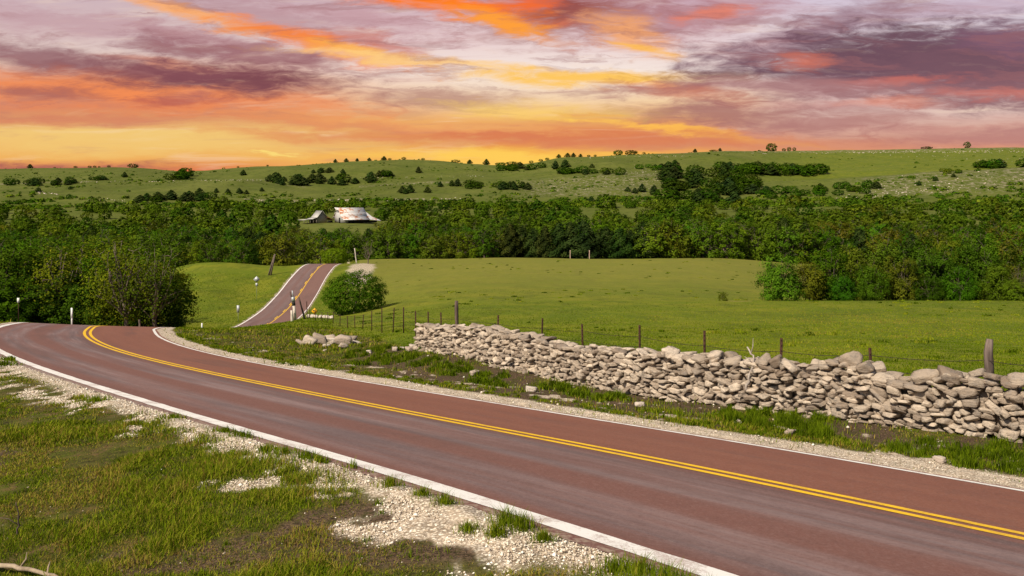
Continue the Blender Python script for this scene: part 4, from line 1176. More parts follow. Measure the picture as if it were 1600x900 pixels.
def verge():
    parts = []
    # low turf on both verges
    x, y, px = sample(520000, -60, 2000, 4.2, 62)
    x2, y2, px2 = sample(420000, -60, 1250, 4.2, 19)
    x, y, px = np.r_[x, x2], np.r_[y, y2], np.r_[px, px2]
    s, v, gr, n1, n2, n3 = road_masks(x, y)
    bw = behind(x, y)
    off = np.where(v < 0, -4.45 - v, v - 3.85)
    den = (off > .02) * (1 - gr * .97) * (bw < .5)
    sparse = np.where((v > 4.5) & (x > -6) & (y < 34), 1 - .85 * sst(.43, .53, n1 * .5 + n3 * .5 + .06 * sst(5, 7, v)), 1)
    sparse = np.where((v < -6.2) & (y < 14), 1 - .75 * sst(.58, .66, n1 * .4 + n3 * .6 + .07 * sst(-1.5, 1.0, x)), sparse)
    soil = near_soil(x, y, n1, n2)
    den = den * sparse * (1 - .38 * soil)
    k = gg.random(len(x)) < den
    x, y, n1, n2, n3, off, v, soil = (q[k] for q in (x, y, n1, n2, n3, off, v, soil))
    r = np.hypot(x, y)
    lush = sst(.44, .62, fbm(x / 1.7, y / 1.7, 71, 4))
    patch = fbm(x / .55, y / .55, 57, 4)
    h = np.where(v < 0, (.015 + .022 * lush) * (.75 + 1.0 * sst(.4, .62, patch)), .028 + .045 * lush) * gg.uniform(.6, 1.5, len(x)) * (1 + .9 * (gg.random(len(x)) < .05))
    h = h * (1 + .015 * r)
    h = h * (1 - .35 * soil)
    w = np.maximum(.0055, r * .00075) * gg.uniform(.7, 1.3, len(x))
    tint = .40 + .14 * lush + .60 * (patch - .45) + gg.normal(0, .19, len(x)) + .30 * (fbm(x / 5, y / 5, 77, 3) - .5)
    brown = (fbm(x / .9, y / .9, 83, 4) > .51) & (gg.random(len(x)) < .60)
    tint = np.where((brown & (lush < .8)) | (gg.random(len(x)) < .6 * soil), gg.uniform(.80, 1.0, len(x)), tint)
    tint = np.where(gg.random(len(x)) < .16, gg.uniform(.6, .92, len(x)), tint)
    parts.append(blades(x, y, h, w, tint, gg, .85))
    # clumps of taller grass
    def clumps(cx, cy, nb, rad, hh, tn):
        n = len(cx); k = np.repeat(np.arange(n), nb)
        rr = np.abs(gg.normal(0, 1, len(k))) * rad[k] * .55; aa = gg.uniform(0, 2 * np.pi, len(k))
        x = cx[k] + rr * np.cos(aa); y = cy[k] + rr * np.sin(aa)
        h = hh[k] * gg.uniform(.45, 1.15, len(k)) * np.exp(-(rr / rad[k]) ** 2 * .35)
        d = np.hypot(x, y); w = np.maximum(.0055, d * .00075) * gg.uniform(.7, 1.3, len(k))
        s, v, gr, _, _, _ = road_masks(x, y)
        ok = ((v < -4.3) | (v > 3.75)) & (behind(x, y) < .35)
        return blades(x[ok], y[ok], h[ok], w[ok], (tn[k] + gg.normal(0, .13, len(k)))[ok], gg, .6)
    # left verge
    x, y, px = sample(1100, -60, 1300, 4.3, 26)
    s, v, gr, n1, n2, n3 = road_masks(x, y)
    ok = (v < -4.8) & (fbm(x / 1.7, y / 1.7, 71, 4) > .46) & (gr < .5); x, y = x[ok], y[ok]; n = len(x)
    parts.append(clumps(x, y, 34, gg.uniform(.05, .20, n), gg.uniform(.045, .085, n), gg.uniform(.40, .68, n)))
    # tufts standing in the gravel edge (as in the photograph, in a loose row)
    tx, ty, tr_, th_ = [], [], [], []
    for px_, D_, r_, h_ in ((560, 8.8, .16, .12), (590, 8.6, .12, .12), (610, 7.8, .16, .14), (660, 7.45, .13, .12), (695, 7.2, .14, .13), (790, 6.6, .20, .17), (815, 6.5, .16, .16), (775, 6.35, .12, .14), (850, 6.2, .1, .1), (445, 9.4, .25, .12), (480, 9.2, .2, .12), (380, 10.6, .3, .12), (350, 11.0, .25, .1), (150, 14.2, .3, .12),
                            (960, 5.55, .22, .12), (1000, 5.5, .2, .15), (1040, 5.35, .2, .15), (1080, 5.2, .2, .13), (1110, 5.15, .14, .12), (990, 5.25, .25, .15), (1050, 5.05, .25, .15), (270, 12.2, .3, .10), (730, 6.5, .12, .09), (20, 22.5, .5, .16), (5, 21, .5, .15), (415, 9.6, .2, .11), (500, 9.0, .15, .1)):
        tx.append((px_ - CX) / F * D_); ty.append(D_); tr_.append(r_); th_.append(h_)
    tx, ty = np.array(tx), np.array(ty)
    parts.append(clumps(tx, ty, 270, np.array(tr_), np.array(th_), gg.uniform(.42, .60, len(tx))))
    # lush grass below the wall and on the mound
    def band(n, p0, p1, r0, r1, hmin, hmax, nb=110):
        px = gg.uniform(p0, p1, n)
        xs, ys = [], []
        for p in px:
            D = gg.uniform(r0(p), r1(p)); xs.append((p - CX) / F * D); ys.append(D)
        xs, ys = np.array(xs), np.array(ys)
        parts.append(clumps(xs, ys, nb, gg.uniform(.14, .34, n), gg.uniform(hmin, hmax, n), gg.uniform(.30, .50, n)))
    wl = lambda p: float(np.interp(p, [w[0] for w in WALL], [w[2] for w in WALL]))
    band(60, 1125, 1295, lambda p: wl(p) - 2.6, lambda p: wl(p) - .25, .16, .27, 120)
    band(60, 1400, 1660, lambda p: wl(p) - 2.4, lambda p: wl(p) - 1.0, .12, .22, 90)
    band(22, 1560, 1680, lambda p: wl(p) - 1.2, lambda p: wl(p) - .3, .14, .22, 90)
    band(60, 640, 790, lambda p: wl(p) - 4.2, lambda p: wl(p) - 1.4, .14, .25, 90)
    band(26, 830, 975, lambda p: wl(p) - 2.2, lambda p: wl(p) - .8, .14, .24, 110)
    band(46, 540, 660, lambda p: 29, lambda p: 36, .14, .24, 90)
    band(80, 420, 640, lambda p: 29, lambda p: 44, .10, .18, 60)
    # fringe along the right gravel edge
    S = gg.uniform(np.interp(8, RC[:, 1], RS), np.interp(48, RC[:, 1], RS), 420)
    xx = np.interp(S, RS, RC[:, 0]); yy = np.interp(S, RS, RC[:, 1]); ttx = np.interp(S, RS, RT[:, 0]); tty = np.interp(S, RS, RT[:, 1])
    vv = 4.75 + np.abs(gg.normal(0, .45, len(S)))
    parts.append(clumps(xx + tty * vv, yy - ttx * vv, 60, gg.uniform(.08, .22, len(S)), gg.uniform(.05, .13, len(S)), gg.uniform(.42, .66, len(S))))
    grass_obj('verge_grass', parts, 'short green and straw coloured grass covering both road verges')
verge()
def field():
    parts = []
    x, y, px = sample(390000, 380, 2150, 12, 130, .8)
    k = (behind(x, y) > .5); 
    s, v, *_ = road_uv(x, y); k &= (np.abs(v) > 5.5)
    x, y = x[k], y[k]; r = np.hypot(x, y)
    nz = fbm(x / 2.5, y / 2.5, 91, 4)
    k = gg.random(len(x)) < 1 - .9 * sst(45, 95, y)
    x, y, r, nz = x[k], y[k], r[k], nz[k]
    h = gg.uniform(.03, .07, len(x)) * (.7 + .7 * nz)
    w = r * .00085 * gg.uniform(.6, 1.4, len(x))
    tint = .50 + gg.normal(0, .10, len(x)) + .35 * (nz - .5) + .8 * (fbm(x / 14, y / 14, 97, 3) - .5) + .04 * sst(30, 60, r)
    parts.append(blades(x, y, h, w, tint, gg))
    # scattered weeds and ranker tufts
    cx, cy, px = sample(900, 560, 1900, 22, 235, .6)
    k = (behind(cx, cy) > .5) & (fbm(cx / 20, cy / 20, 101, 3) > .46); cx, cy = cx[k], cy[k]
    kk = np.repeat(np.arange(len(cx)), 26); rr = gg.uniform(.15, .5, len(cx))
    x = cx[kk] + gg.normal(0, 1, len(kk)) * rr[kk] * .5; y = cy[kk] + gg.normal(0, 1, len(kk)) * rr[kk] * .5
    hh = gg.uniform(.07, .20, len(cx)); tt = gg.choice([.22, .32, .62, .72], len(cx))
    parts.append(blades(x, y, hh[kk] * gg.uniform(.6, 1.2, len(kk)), np.hypot(x, y) * .0011, tt[kk] + gg.normal(0, .06, len(kk)), gg))
    # left slope and crest of the mound
    x, y, px = sample(90000, -60, 520, 58, 190, 1.0)
    s, v, *_ = road_uv(x, y); k = np.abs(v) > 4.7; x, y = x[k], y[k]; r = np.hypot(x, y)
    parts.append(blades(x, y, gg.uniform(.05, .12, len(x)), r * .0009, .52 + gg.normal(0, .12, len(x)) + .3 * (fbm(x / 6, y / 6, 95, 3) - .5), gg))
    grass_obj('pasture_grass', parts, 'even bright green spring grass of the pasture beyond the wall')
field()

def gravel():
    g = np.random.default_rng(4)
    def zone(n, d0, d1, p0, p1, right):
        x, y, px = sample(n, p0, p1, d0, d1)
        s, v, gr, *_ = road_masks(x, y)
        k = (g.random(n) < gr) & ((v > 3.78) if right else (v < -4.40)) & (np.hypot(x, y) > 3)
        return x[k], y[k]
    a = zone(190000, 4.2, 16, -60, 1500, False); b = zone(60000, 10, 40, 150, 1660, True); c = zone(40000, 10, 26, -60, 400, False)
    x = np.r_[a[0], b[0], c[0]]; y = np.r_[a[1], b[1], c[1]]
    # loose chips thrown on to verges and asphalt edge
    n = len(x); r = np.hypot(x, y)
    z = ground(x, y)
    vx = g.uniform(0, 1, 2600); ex, ey, _ = sample(2600, 560, 1680, 11, 30)
    es, ev, eg, e1, e2, e3 = road_masks(ex, ey)
    ek = (ev > 4.2) & (behind(ex, ey) < .3) & (e2 > .48); ex, ey = ex[ek], ey[ek]
    lx_, ly_, _ = sample(550, -60, 1100, 5, 16)
    es, ev, eg, e1, e2, e3 = road_masks(lx_, ly_); ek = (ev < -4.8) & (ev > -8.5) & (e2 > .52); ex = np.r_[ex, lx_[ek]]; ey = np.r_[ey, ly_[ek]]
    x = np.r_[x, ex]; y = np.r_[y, ey]; n = len(x); r = np.hypot(x, y); z = ground(x, y)
    size = np.minimum(.0035 + g.gamma(1.5, .0032, n), .04) * (.8 + r * .045)
    size[-len(ex):] = np.minimum(.010 + g.gamma(1.4, .010, len(ex)), .06) * np.where(ey < 16, .45, 1.1)
    octv = np.array([(1, 0, 0), (-1, 0, 0), (0, 1, 0), (0, -1, 0), (0, 0, 1), (0, 0, -.6)])
    octt = np.array([(0, 2, 4), (2, 1, 4), (1, 3, 4), (3, 0, 4), (2, 0, 5), (1, 2, 5), (3, 1, 5), (0, 3, 5)])
    an = g.uniform(0, np.pi, n); ca, sa = np.cos(an), np.sin(an)
    J = octv[None] * g.uniform(.6, 1.2, (n, 6, 3)) * np.stack([size, size * .75, size * .55], 1)[:, None]
    V = np.stack([x[:, None] + J[:, :, 0] * ca[:, None] - J[:, :, 1] * sa[:, None], y[:, None] + J[:, :, 0] * sa[:, None] + J[:, :, 1] * ca[:, None], (z + size * .15)[:, None] + J[:, :, 2]], -1).reshape(-1, 3)
    T = (np.arange(n)[:, None, None] * 6 + octt[None]).reshape(-1, 3)
    me = mesh_from('gravel', V, tris=T, attrs={'tint': np.repeat(g.random(n), 6)})
    m, t, o = mat('gravel_chips')
    col = ramp(t, attr(t, 'tint'), [(0, (.26, .19, .13)), (.3, (.56, .44, .32)), (.7, (.82, .71, .57)), (1, (.92, .86, .75))])
    finish(t, o, col, .9)
    me.materials.append(m)
    ob = bpy.data.objects.new('gravel', me); COL.objects.link(ob)
    tag(ob, 'pale limestone gravel spilled along both edges of the road', 'gravel', kind='stuff')
gravel()

# ------------------------------------------------------------------ trees and shrubs
def leaf_material(name, stops, trans=.25):
    m, t, o = mat(name)
    oi = t.nodes.new('ShaderNodeObjectInfo')
    base = ramp(t, attr(t, 'tint'), stops)
    col = mixc(t, 1.0, base, oi.outputs['Color'], 'MULTIPLY')
    d = t.nodes.new('ShaderNodeBsdfDiffuse'); tr = t.nodes.new('ShaderNodeBsdfTranslucent')
    t.links.new(col, d.inputs[0]); t.links.new(col, tr.inputs[0])
    ms = t.nodes.new('ShaderNodeMixShader'); ms.inputs[0].default_value = trans
    t.links.new(d.outputs[0], ms.inputs[1]); t.links.new(tr.outputs[0], ms.inputs[2])
    t.links.new(ms.outputs[0], o.inputs[0])
    return m
M_LEAF = leaf_material('spring_leaves', [(0, (.030, .058, .006)), (.5, (.078, .125, .010)), (1, (.165, .205, .022))], .22)
M_CEDAR = leaf_material('cedar_foliage', [(0, (.014, .026, .006)), (.6, (.030, .048, .009)), (1, (.060, .078, .016))], .05)
M_BARK = simple('grey_brown_bark', (.085, .062, .045), (.22, .17, .13), 9, .95, stretch=(1, 1, .25), bs=.8)

def leaf_quads(c, size, g, up=.35, out=None):
    n = len(c)
    N = g.normal(size=(n, 3)); N[:, 2] = np.abs(N[:, 2]) + up
    if out is not None: N = N * .34 + out * 1.15
    N /= np.linalg.norm(N, axis=1)[:, None]
    A = np.cross(N, g.normal(size=(n, 3))); A /= np.linalg.norm(A, axis=1)[:, None]; B = np.cross(N, A)
    s = (np.asarray(size) * g.uniform(.6, 1.3, n))[:, None]
    V = np.stack([c - A * s * .5, c - B * s * .32 + A * s * .05, c + A * s * .5, c + B * s * .32], 1).reshape(-1, 3)
    return V, np.arange(n)[:, None] * 4 + np.arange(4)[None]

def crown_broad(seed, n, leaf, wid=.5, base=.06, lobes=13, sparse=0.):
    """unit-height crown: lobes of leaf clumps spread over an uneven dome that reaches down to its base"""
    g = np.random.default_rng(seed)
    L = []
    for i in range(lobes):
        zc = base + .10 + (.80 - base) * ((i + g.random()) / lobes) ** .9
        prof = math.sqrt(max(.02, 1 - ((zc - .40) / .60) ** 2))
        a = i * 2.4 + g.normal(0, .5); rr = wid * prof * g.uniform(.50, .92)
        L.append((rr * math.cos(a), rr * math.sin(a), min(zc, .88), g.uniform(.14, .22) * (.85 + .3 * prof)))
    for i in range(5 if base < .1 else 0):
        a = i * 1.256 + g.uniform(0, .6); rr = wid * g.uniform(.5, .85)
        L.append((rr * math.cos(a), rr * math.sin(a), g.uniform(.10, .2), g.uniform(.13, .19)))
    L.append((0, 0, .84, .14)); L.append((g.normal(0, .06), g.normal(0, .06), .6, .26)); L.append((0, 0, .32, .28))
    L = np.array(L)
    nc = max(60, n // 20)
    li = g.choice(len(L), nc, p=L[:, 3] ** 2 / (L[:, 3] ** 2).sum())
    d = g.normal(size=(nc, 3)); d /= np.linalg.norm(d, axis=1)[:, None]
    cc = L[li, :3] + d * L[li, 3:4] * g.uniform(.45, 1.10, nc)[:, None]
    cc[:, 2] = np.clip(np.abs(cc[:, 2]), base * .6 + .02, 1.0)
    ct = g.uniform(0, 1, nc)
    k = g.integers(nc, size=n)
    p = cc[k] + g.normal(0, .034 + .02 * sparse, (n, 3))
    p[:, 2] = np.maximum(p[:, 2], .01)
    ov = p - L[li[k], :3] + np.array([0, 0, .03]) + (p - np.array([0, 0, .4])) * .25; ov /= np.linalg.norm(ov, axis=1)[:, None] + 1e-9
    V, Q = leaf_quads(p, np.full(n, leaf), g, out=ov)
    tint = np.clip(.32 + .32 * ct[k] + g.normal(0, .10, n), 0, 1)
    mb = MB(); mb.add(V, Q, a=np.repeat(tint, 4))
    return mb, L
def crown_bush(seed, n, leaf, wid=.62):
    g = np.random.default_rng(seed)
    nc = n // 16
    d = g.normal(size=(nc, 3)); d /= np.linalg.norm(d, axis=1)[:, None]
    lump = .86 + .28 * fbm(d[:, 0] * 2.6 + seed, d[:, 1] * 2.6 + d[:, 2] * 3.1, seed, 3)
    r = lump * g.uniform(.55, 1.0, nc) ** .4
    cc = np.stack([d[:, 0] * r * wid, d[:, 1] * r * wid, .44 + d[:, 2] * r * .54], 1)
    cc[:, :2] *= (1 - .25 * np.clip(.25 - cc[:, 2:3], 0, 1))
    ct = g.uniform(0, 1, nc); k = g.integers(nc, size=n)
    p = cc[k] + g.normal(0, .026, (n, 3)); p[:, 2] = np.maximum(p[:, 2], .01)
    ov = p - np.array([0, 0, .4]) + g.normal(0, .12, (nc, 3))[k]; ov /= np.linalg.norm(ov, axis=1)[:, None] + 1e-9
    V, Q = leaf_quads(p, np.full(n, leaf), g, out=ov)
    tint = np.clip(.28 + .38 * ct[k] + g.normal(0, .11, n), 0, 1)
    mb = MB(); mb.add(V, Q, a=np.repeat(tint, 4))
    L = np.array([(.3 * math.cos(a), .3 * math.sin(a), .5, .2) for a in range(6)])
    return mb, L
def crown_cedar(seed, n, leaf, wid=.28):
    g = np.random.default_rng(seed)
    z = 1 - g.random(n) ** .62
    prof = (1 - z) ** .72 * (1 - np.exp(-z * 14)) + .02
    a = g.uniform(0, 2 * np.pi, n)
    lump = 1 + .28 * np.sin(a * 3 + seed + z * 7) + .22 * np.sin(a * 5 - z * 19 + seed * 2)
    r = wid * prof * lump * g.uniform(.72, 1.05, n) ** .5 * 1.35
    p = np.stack([r * np.cos(a), r * np.sin(a), z * .98 + .01], 1) + g.normal(0, .012, (n, 3))
    p[:, 2] = np.maximum(p[:, 2], .005)
    ov = np.stack([np.cos(a), np.sin(a), .5 + 0 * a], 1)
    V, Q = leaf_quads(p, np.full(n, leaf), g, .1, out=ov * .7)
    tint = np.clip(.35 + .3 * np.sin(a * 3 + seed + z * 7) + g.normal(0, .15, n), 0, 1)
    mb = MB(); mb.add(V, Q, a=np.repeat(tint, 4)); return mb
def skeleton(seed, L, rad=.022, vis=1.0):
    g = np.random.default_rng(seed + 5)
    mb = MB(); nst = 1 if g.random() < .5 else 3
    tops = []
    for i in range(nst):
        a = g.uniform(0, 6.28); sp = .10 if nst > 1 else .03
        p = [(0.01 * i, 0, -.04), (sp * .35 * math.cos(a), sp * .35 * math.sin(a), .16), (sp * math.cos(a), sp * math.sin(a), .34)]
        p = crom(np.array(p), 4); r = rad * (1 if nst == 1 else .7)
        mb.tube(p, np.linspace(r, r * .7, len(p)), 7); tops.append((p[-1], r * .7)); tops.append((p[len(p) // 2], r * .7))
    for j, (x, y, z, rr) in enumerate(L):
        b, r0 = tops[j % len(tops)]
        e = np.array([x, y, z + rr * .3]); m_ = (b + e) / 2 + g.normal(0, .03, 3); m_[2] += .03
        q = crom(np.array([b, m_, e]), 4); mb.tube(q, np.linspace(r0 * .6, .0025, len(q)), 5)
        for _ in range(3):
            i0 = q[g.integers(3, len(q))]; e2 = i0 + np.r_[g.normal(0, .08, 2), abs(g.normal(.08, .05))]
            mb.tube(np.array([i0, (i0 + e2) / 2 + g.normal(0, .01, 3), e2]), [.005, .003, .0012], 4)
    return mb
def finish_me(mb, name, m):
    o = mb.build(name, m); me = o.data; bpy.data.objects.remove(o); return me
T_NEAR = []; T_MID = []; T_FAR = []; C_MID = []; C_FAR = []; T_SPARSE = []; T_BUSH = []
for i in range(4):
    mb, L = crown_broad(500 + i, 11000, .037, .44 + .05 * (i % 2), .03, 15)
    T_NEAR.append((finish_me(mb, 'near_crown', M_LEAF), finish_me(skeleton(500 + i, L), 'near_trunk', M_BARK)))
for i in range(3):
    mb, L = crown_broad(530 + i, 3400, .026, .42, .14, 15, 1.)
    T_SPARSE.append((finish_me(mb, 'open_crown', M_LEAF), finish_me(skeleton(530 + i, L, .026), 'open_trunk', M_BARK)))
for i in range(2):
    mb, L = crown_bush(560 + i, 17000, .034, .66)
    T_BUSH.append((finish_me(mb, 'bush_crown', M_LEAF), finish_me(skeleton(560 + i, L, .03), 'bush_stem', M_BARK)))
for i in range(7):
    mb, L = crown_broad(600 + i, 3800, .050, .42 + .08 * (i % 3), .04, 13)
    T_MID.append((finish_me(mb, 'mid_crown', M_LEAF), finish_me(skeleton(600 + i, L, .028), 'mid_trunk', M_BARK)))
for i in range(5):
    mb, L = crown_bush(700 + i, 2800, .078, .52 + .06 * (i % 3))
    T_FAR.append(finish_me(mb, 'far_crown', M_LEAF))
for i in range(5):
    C_MID.append(finish_me(crown_cedar(800 + i, 4200, .050, .24 + .05 * (i % 3)), 'cedar_crown', M_CEDAR))
    C_FAR.append(finish_me(crown_cedar(850 + i, 1100, .12, .30 + .06 * (i % 3)), 'cedar_far', M_CEDAR))
mbt = MB(); mbt.tube([(0, 0, -.04), (.004, 0, .3), (0, .003, .85)], [.022, .016, .004], 6); CEDAR_TRUNK = finish_me(mbt, 'cedar_trunk', M_BARK)
gt = np.random.default_rng(17)
TINTS = {'mid': (1.05, 1.05, .7), 'yellow': (1.4, 1.25, .8), 'dark': (.50, .64, .5), 'olive': (1.25, 1.0, .8), 'fresh': (.85, 1.25, .6), 'brown': (1.25, .86, .8), 'deep': (.62, .88, .5), 'cedar': (1, 1, 1), 'gold': (2.0, 1.55, .7)}
def plant(name, px, D, h, kind, tmpl, label, cat='tree', group=None, w=1.0, jit=.12, z=None, parts=True):
    x = (px - CX) / F * D
    zz = G(x, D) if z is None else z
    crown, trunk = tmpl if isinstance(tmpl, tuple) else (tmpl, None)
    c = np.array(TINTS[kind]) * (1 + gt.normal(0, jit, 3) * np.array([1, .6, 1]))
    if trunk is None and crown in C_MID: trunk = CEDAR_TRUNK
    if parts and trunk is not None:
        r = empty(name, (x, D, zz - .1), gt.uniform(0, 6.28)); r.scale = (h * w, h * w, h)
        o = link_mesh('crown', crown, r); link_mesh('trunk', trunk, r)
    else:
        r = o = link_mesh(name, crown, None, (x, D, zz - .1), gt.uniform(0, 6.28), (h * w, h * w, h))
    o.color = (*np.clip(c, 0, 4), 1)
    tag(r, label, cat, group)
    return r
def htop(px, D, row):                       # height that brings the top to the given sight line
    x = (px - CX) / F * D
    return -(row - Y0) / F * D - G(x, D)

# ---- single bushes and trees one can point at
plant('round_bush', 554, 106, htop(554, 106, 421) * 1.0, 'deep', T_BUSH[0], 'large round dark green bush standing alone right of the far road', 'bush', w=1.12)
plant('spreading_bush', 523, 214, htop(523, 214, 386), 'gold', T_BUSH[1], 'wide yellow green bush just past the crest of the far road', 'bush', w=1.25)
plant('small_bush', 1130, 94.5, htop(1130, 94.5, 454), 'olive', T_MID[2], 'little olive bush alone in the pasture left of the willow clump', 'bush', w=.85)
plant('spreading_tree', 1222, 97, htop(1222, 97, 402), 'yellow', T_NEAR[1], 'low spreading yellow green tree at the left end of the thicket in the pasture', w=1.05)
plant('spreading_tree', 1265, 99, htop(1265, 99, 408), 'olive', T_NEAR[3], 'olive green tree second from the left in the pasture thicket', w=1.0)
plant('budding_tree', 178, 83, htop(178, 83, 365), 'yellow', T_SPARSE[0], 'thin gold leaved tree with bare limbs in the middle of the left roadside thicket', w=.95)
plant('budding_tree', 198, 79, htop(198, 79, 378), 'olive', T_SPARSE[1], 'open olive tree with visible grey trunk behind the road bend', w=1.0)
plant('budding_tree', 242, 80, htop(242, 80, 390), 'olive', T_SPARSE[2], 'open olive tree at the right side of the roadside thicket', w=1.05)
plant('budding_tree', 96, 84, htop(96, 84, 385), 'yellow', T_SPARSE[2], 'half leafed tree with a pale forked trunk left of the gold one', w=1.1)
dt = empty('bare_tree', at(575, 208)); tag(dt, 'small leafless tree on the bare soil patch at the crest', 'tree'); dt.scale = (6, 6, 6)
link_mesh('trunk', T_SPARSE[1][1], dt)
ORD = 'first second third fourth fifth sixth seventh eighth ninth tenth eleventh twelfth thirteenth fourteenth fifteenth sixteenth seventeenth eighteenth nineteenth twentieth'.split()
_t = ORD[:9]
ORD += ['twenty-' + q for q in _t] + ['thirtieth'] + ['thirty-' + q for q in _t] + ['fortieth']
ADJ = {'mid': 'mid green', 'yellow': 'yellow green', 'dark': 'dark green', 'olive': 'olive green', 'fresh': 'fresh green', 'brown': 'brownish', 'deep': 'deep green', 'cedar': 'cedar', 'gold': 'golden'}
LEFT = [(-35, 90, 372), (-5, 84, 368), (22, 92, 374), (50, 96, 388), (72, 86, 398), (120, 92, 376), (148, 96, 372), (130, 84, 420), (165, 90, 400), (222, 92, 384), (238, 84, 424), (240, 90, 404), (252, 84, 452), (60, 82, 440), (10, 80, 430), (205, 88, 425), (100, 83, 450), (165, 82, 455)]
LK = ['deep', 'deep', 'fresh', 'mid', 'dark', 'deep', 'mid', 'dark', 'deep', 'olive', 'dark', 'olive', 'dark', 'dark', 'deep', 'dark', 'dark', 'dark']
for i, ((px, D, row), kd) in enumerate(zip(LEFT, LK)):
    o_ = sorted(q[0] for q in LEFT).index(px)
    plant('roadside_tree', px, D, htop(px, D, row + 4), kd, T_NEAR[i % 4], '%s %s tree, %s from the left in the thicket behind the road bend' % ('low' if row > 415 else 'tall', ADJ[kd], ORD[o_]), 'tree', 'trees of the thicket behind the road bend', w=.95 if row < 420 else 1.25)
RIGHT = [(1300, 100, 392, 'deep'), (1335, 104, 384, 'mid'), (1360, 98, 414, 'fresh'), (1378, 106, 376, 'olive'), (1412, 99, 402, 'brown'), (1430, 106, 372, 'deep'), (1462, 101, 384, 'deep'), (1485, 108, 368, 'mid'), (1500, 98, 414, 'deep'), (1522, 103, 378, 'deep'), (1556, 108, 366, 'fresh'), (1560, 99, 410, 'mid'), (1592, 104, 378, 'olive'), (1625, 100, 372, 'deep'), (1660, 106, 376, 'mid'), (1315, 98, 430, 'deep'), (1450, 97, 432, 'dark'), (1585, 97, 436, 'yellow')]
for i, (px, D, row, kd) in enumerate(RIGHT):
    o_ = sorted(q[0] for q in RIGHT).index(px)
    plant('thicket_tree', px, D, htop(px, D, row), kd, T_NEAR[(i * 3 + 1) % 4], '%s %s tree, %s from the left in the thicket of the right pasture' % ('low' if row > 412 else 'tall', ADJ[kd], ORD[o_]), 'tree', 'trees of the thicket in the right pasture', w=.92 if row < 420 else 1.2)
plant('budding_tree', 1592, 97.5, htop(1592, 97.5, 405), 'brown', T_SPARSE[0], 'half bare brownish tree at the right edge of the pasture thicket', w=.8)

# ---- the wood: rows of trees from the pasture edge back to the foot of the hills
def clear(px, D):
    if 452 < px < 592 and 364 < D < 430: return True
    return False
def top_limit(px, D):
    if 455 < px < 592 and D < 390: return 356.0 if D > 300 else 362.0
    return 0.0
spots = []
for px in np.arange(588, 1290, 19.0):
    spots.append((px + gt.normal(0, 4), gt.uniform(249, 258), 'front'))
for D, dx in ((115, 8.0), (128, 9), (142, 9), (158, 9.5), (176, 10), (196, 10), (218, 10), (240, 10)):
    for x in np.arange(-190, 0, dx):
        xx = x + gt.normal(0, 1.6); DD = D + gt.normal(0, 3); px = CX + F * xx / DD
        lim = 258 if D < 200 else 470
        if -70 < px < lim and not (D < 200 and 20 < px < 300 and gt.random() < .12):
            if D < 200 and px > 288: continue
            if D > 200 and 288 < px < 455 and D < 215: continue
            spots.append((px, DD, 'left'))
for D in (268, 290, 314, 340, 368, 398, 430, 462, 496, 530):
    dx = 8.6 + (D - 268) * .012
    for x in np.arange(-D * .70, D * .70, dx):
        xx = x + gt.normal(0, 2.2); DD = D + gt.normal(0, 6); px = CX + F * xx / DD
        if not (-80 < px < 1680): continue
        if D < 262 and px < 560: continue
        if clear(px, DD): continue
        spots.append((px, DD, 'wood'))
sx = np.array([s[0] for s in spots]); sD = np.array([s[1] for s in spots])
sz = ground((sx - CX) / F * sD, sD)
info = []
for (px, D, zone), z in zip(spots, sz):
    h = gt.uniform(7.5, 11.0)
    if zone == 'front': h = gt.uniform(9.0, 12.0)
    if zone == 'left': h = gt.uniform(7.5, 10.5)
    if D > 380: h *= gt.uniform(.5, 1.02)
    if D > 480 and gt.random() < .25: continue
    cedar = (zone == 'front' and (785 < px < 1010) and gt.random() < .9) or gt.random() < .07
    if zone == 'front' and not cedar and px < 790: h *= .85
    lim = top_limit(px, D)
    if lim: h = min(h, -(lim - Y0) / F * D - z)
    if zone == 'left' and 285 < px < 470: h = min(h, -(gt.uniform(352, 380) - Y0) / F * D - z)
    if h < 2.0: continue
    # how much of it a viewer sees: rows in front hide the lower part
    info.append((D, px, z, h, cedar, zone))
info.sort(key=lambda q: (q[0]))
kinds = ['mid', 'mid', 'deep', 'olive', 'mid', 'fresh', 'deep', 'dark', 'yellow', 'mid', 'fresh', 'brown']
ind = info[:250]; rest = info[250:]
LAB = {('front', True): ('tall dark cedar in the front row of the wood behind the pasture', 'dark cedars at the front edge of the wood'),
       ('front', False): ('leafy tree in the front row of the wood where the pasture ends', 'leafy trees at the front edge of the wood'),
       ('left', True): ('dark cedar rising among leafy trees of the wooded hollow on the left', 'cedars in the left hollow'),
       ('left', False): ('leafy tree in the wooded hollow left of the far road', 'leafy trees in the left hollow'),
       ('wood', True): ('dark cedar among the leafy crowns of the valley wood', 'cedars in the valley wood'),
       ('wood', False): ('leafy tree inside the broad valley wood below the hills', 'leafy trees of the valley wood')}
front_px = sorted(q[1] for q in info if q[5] == 'front')
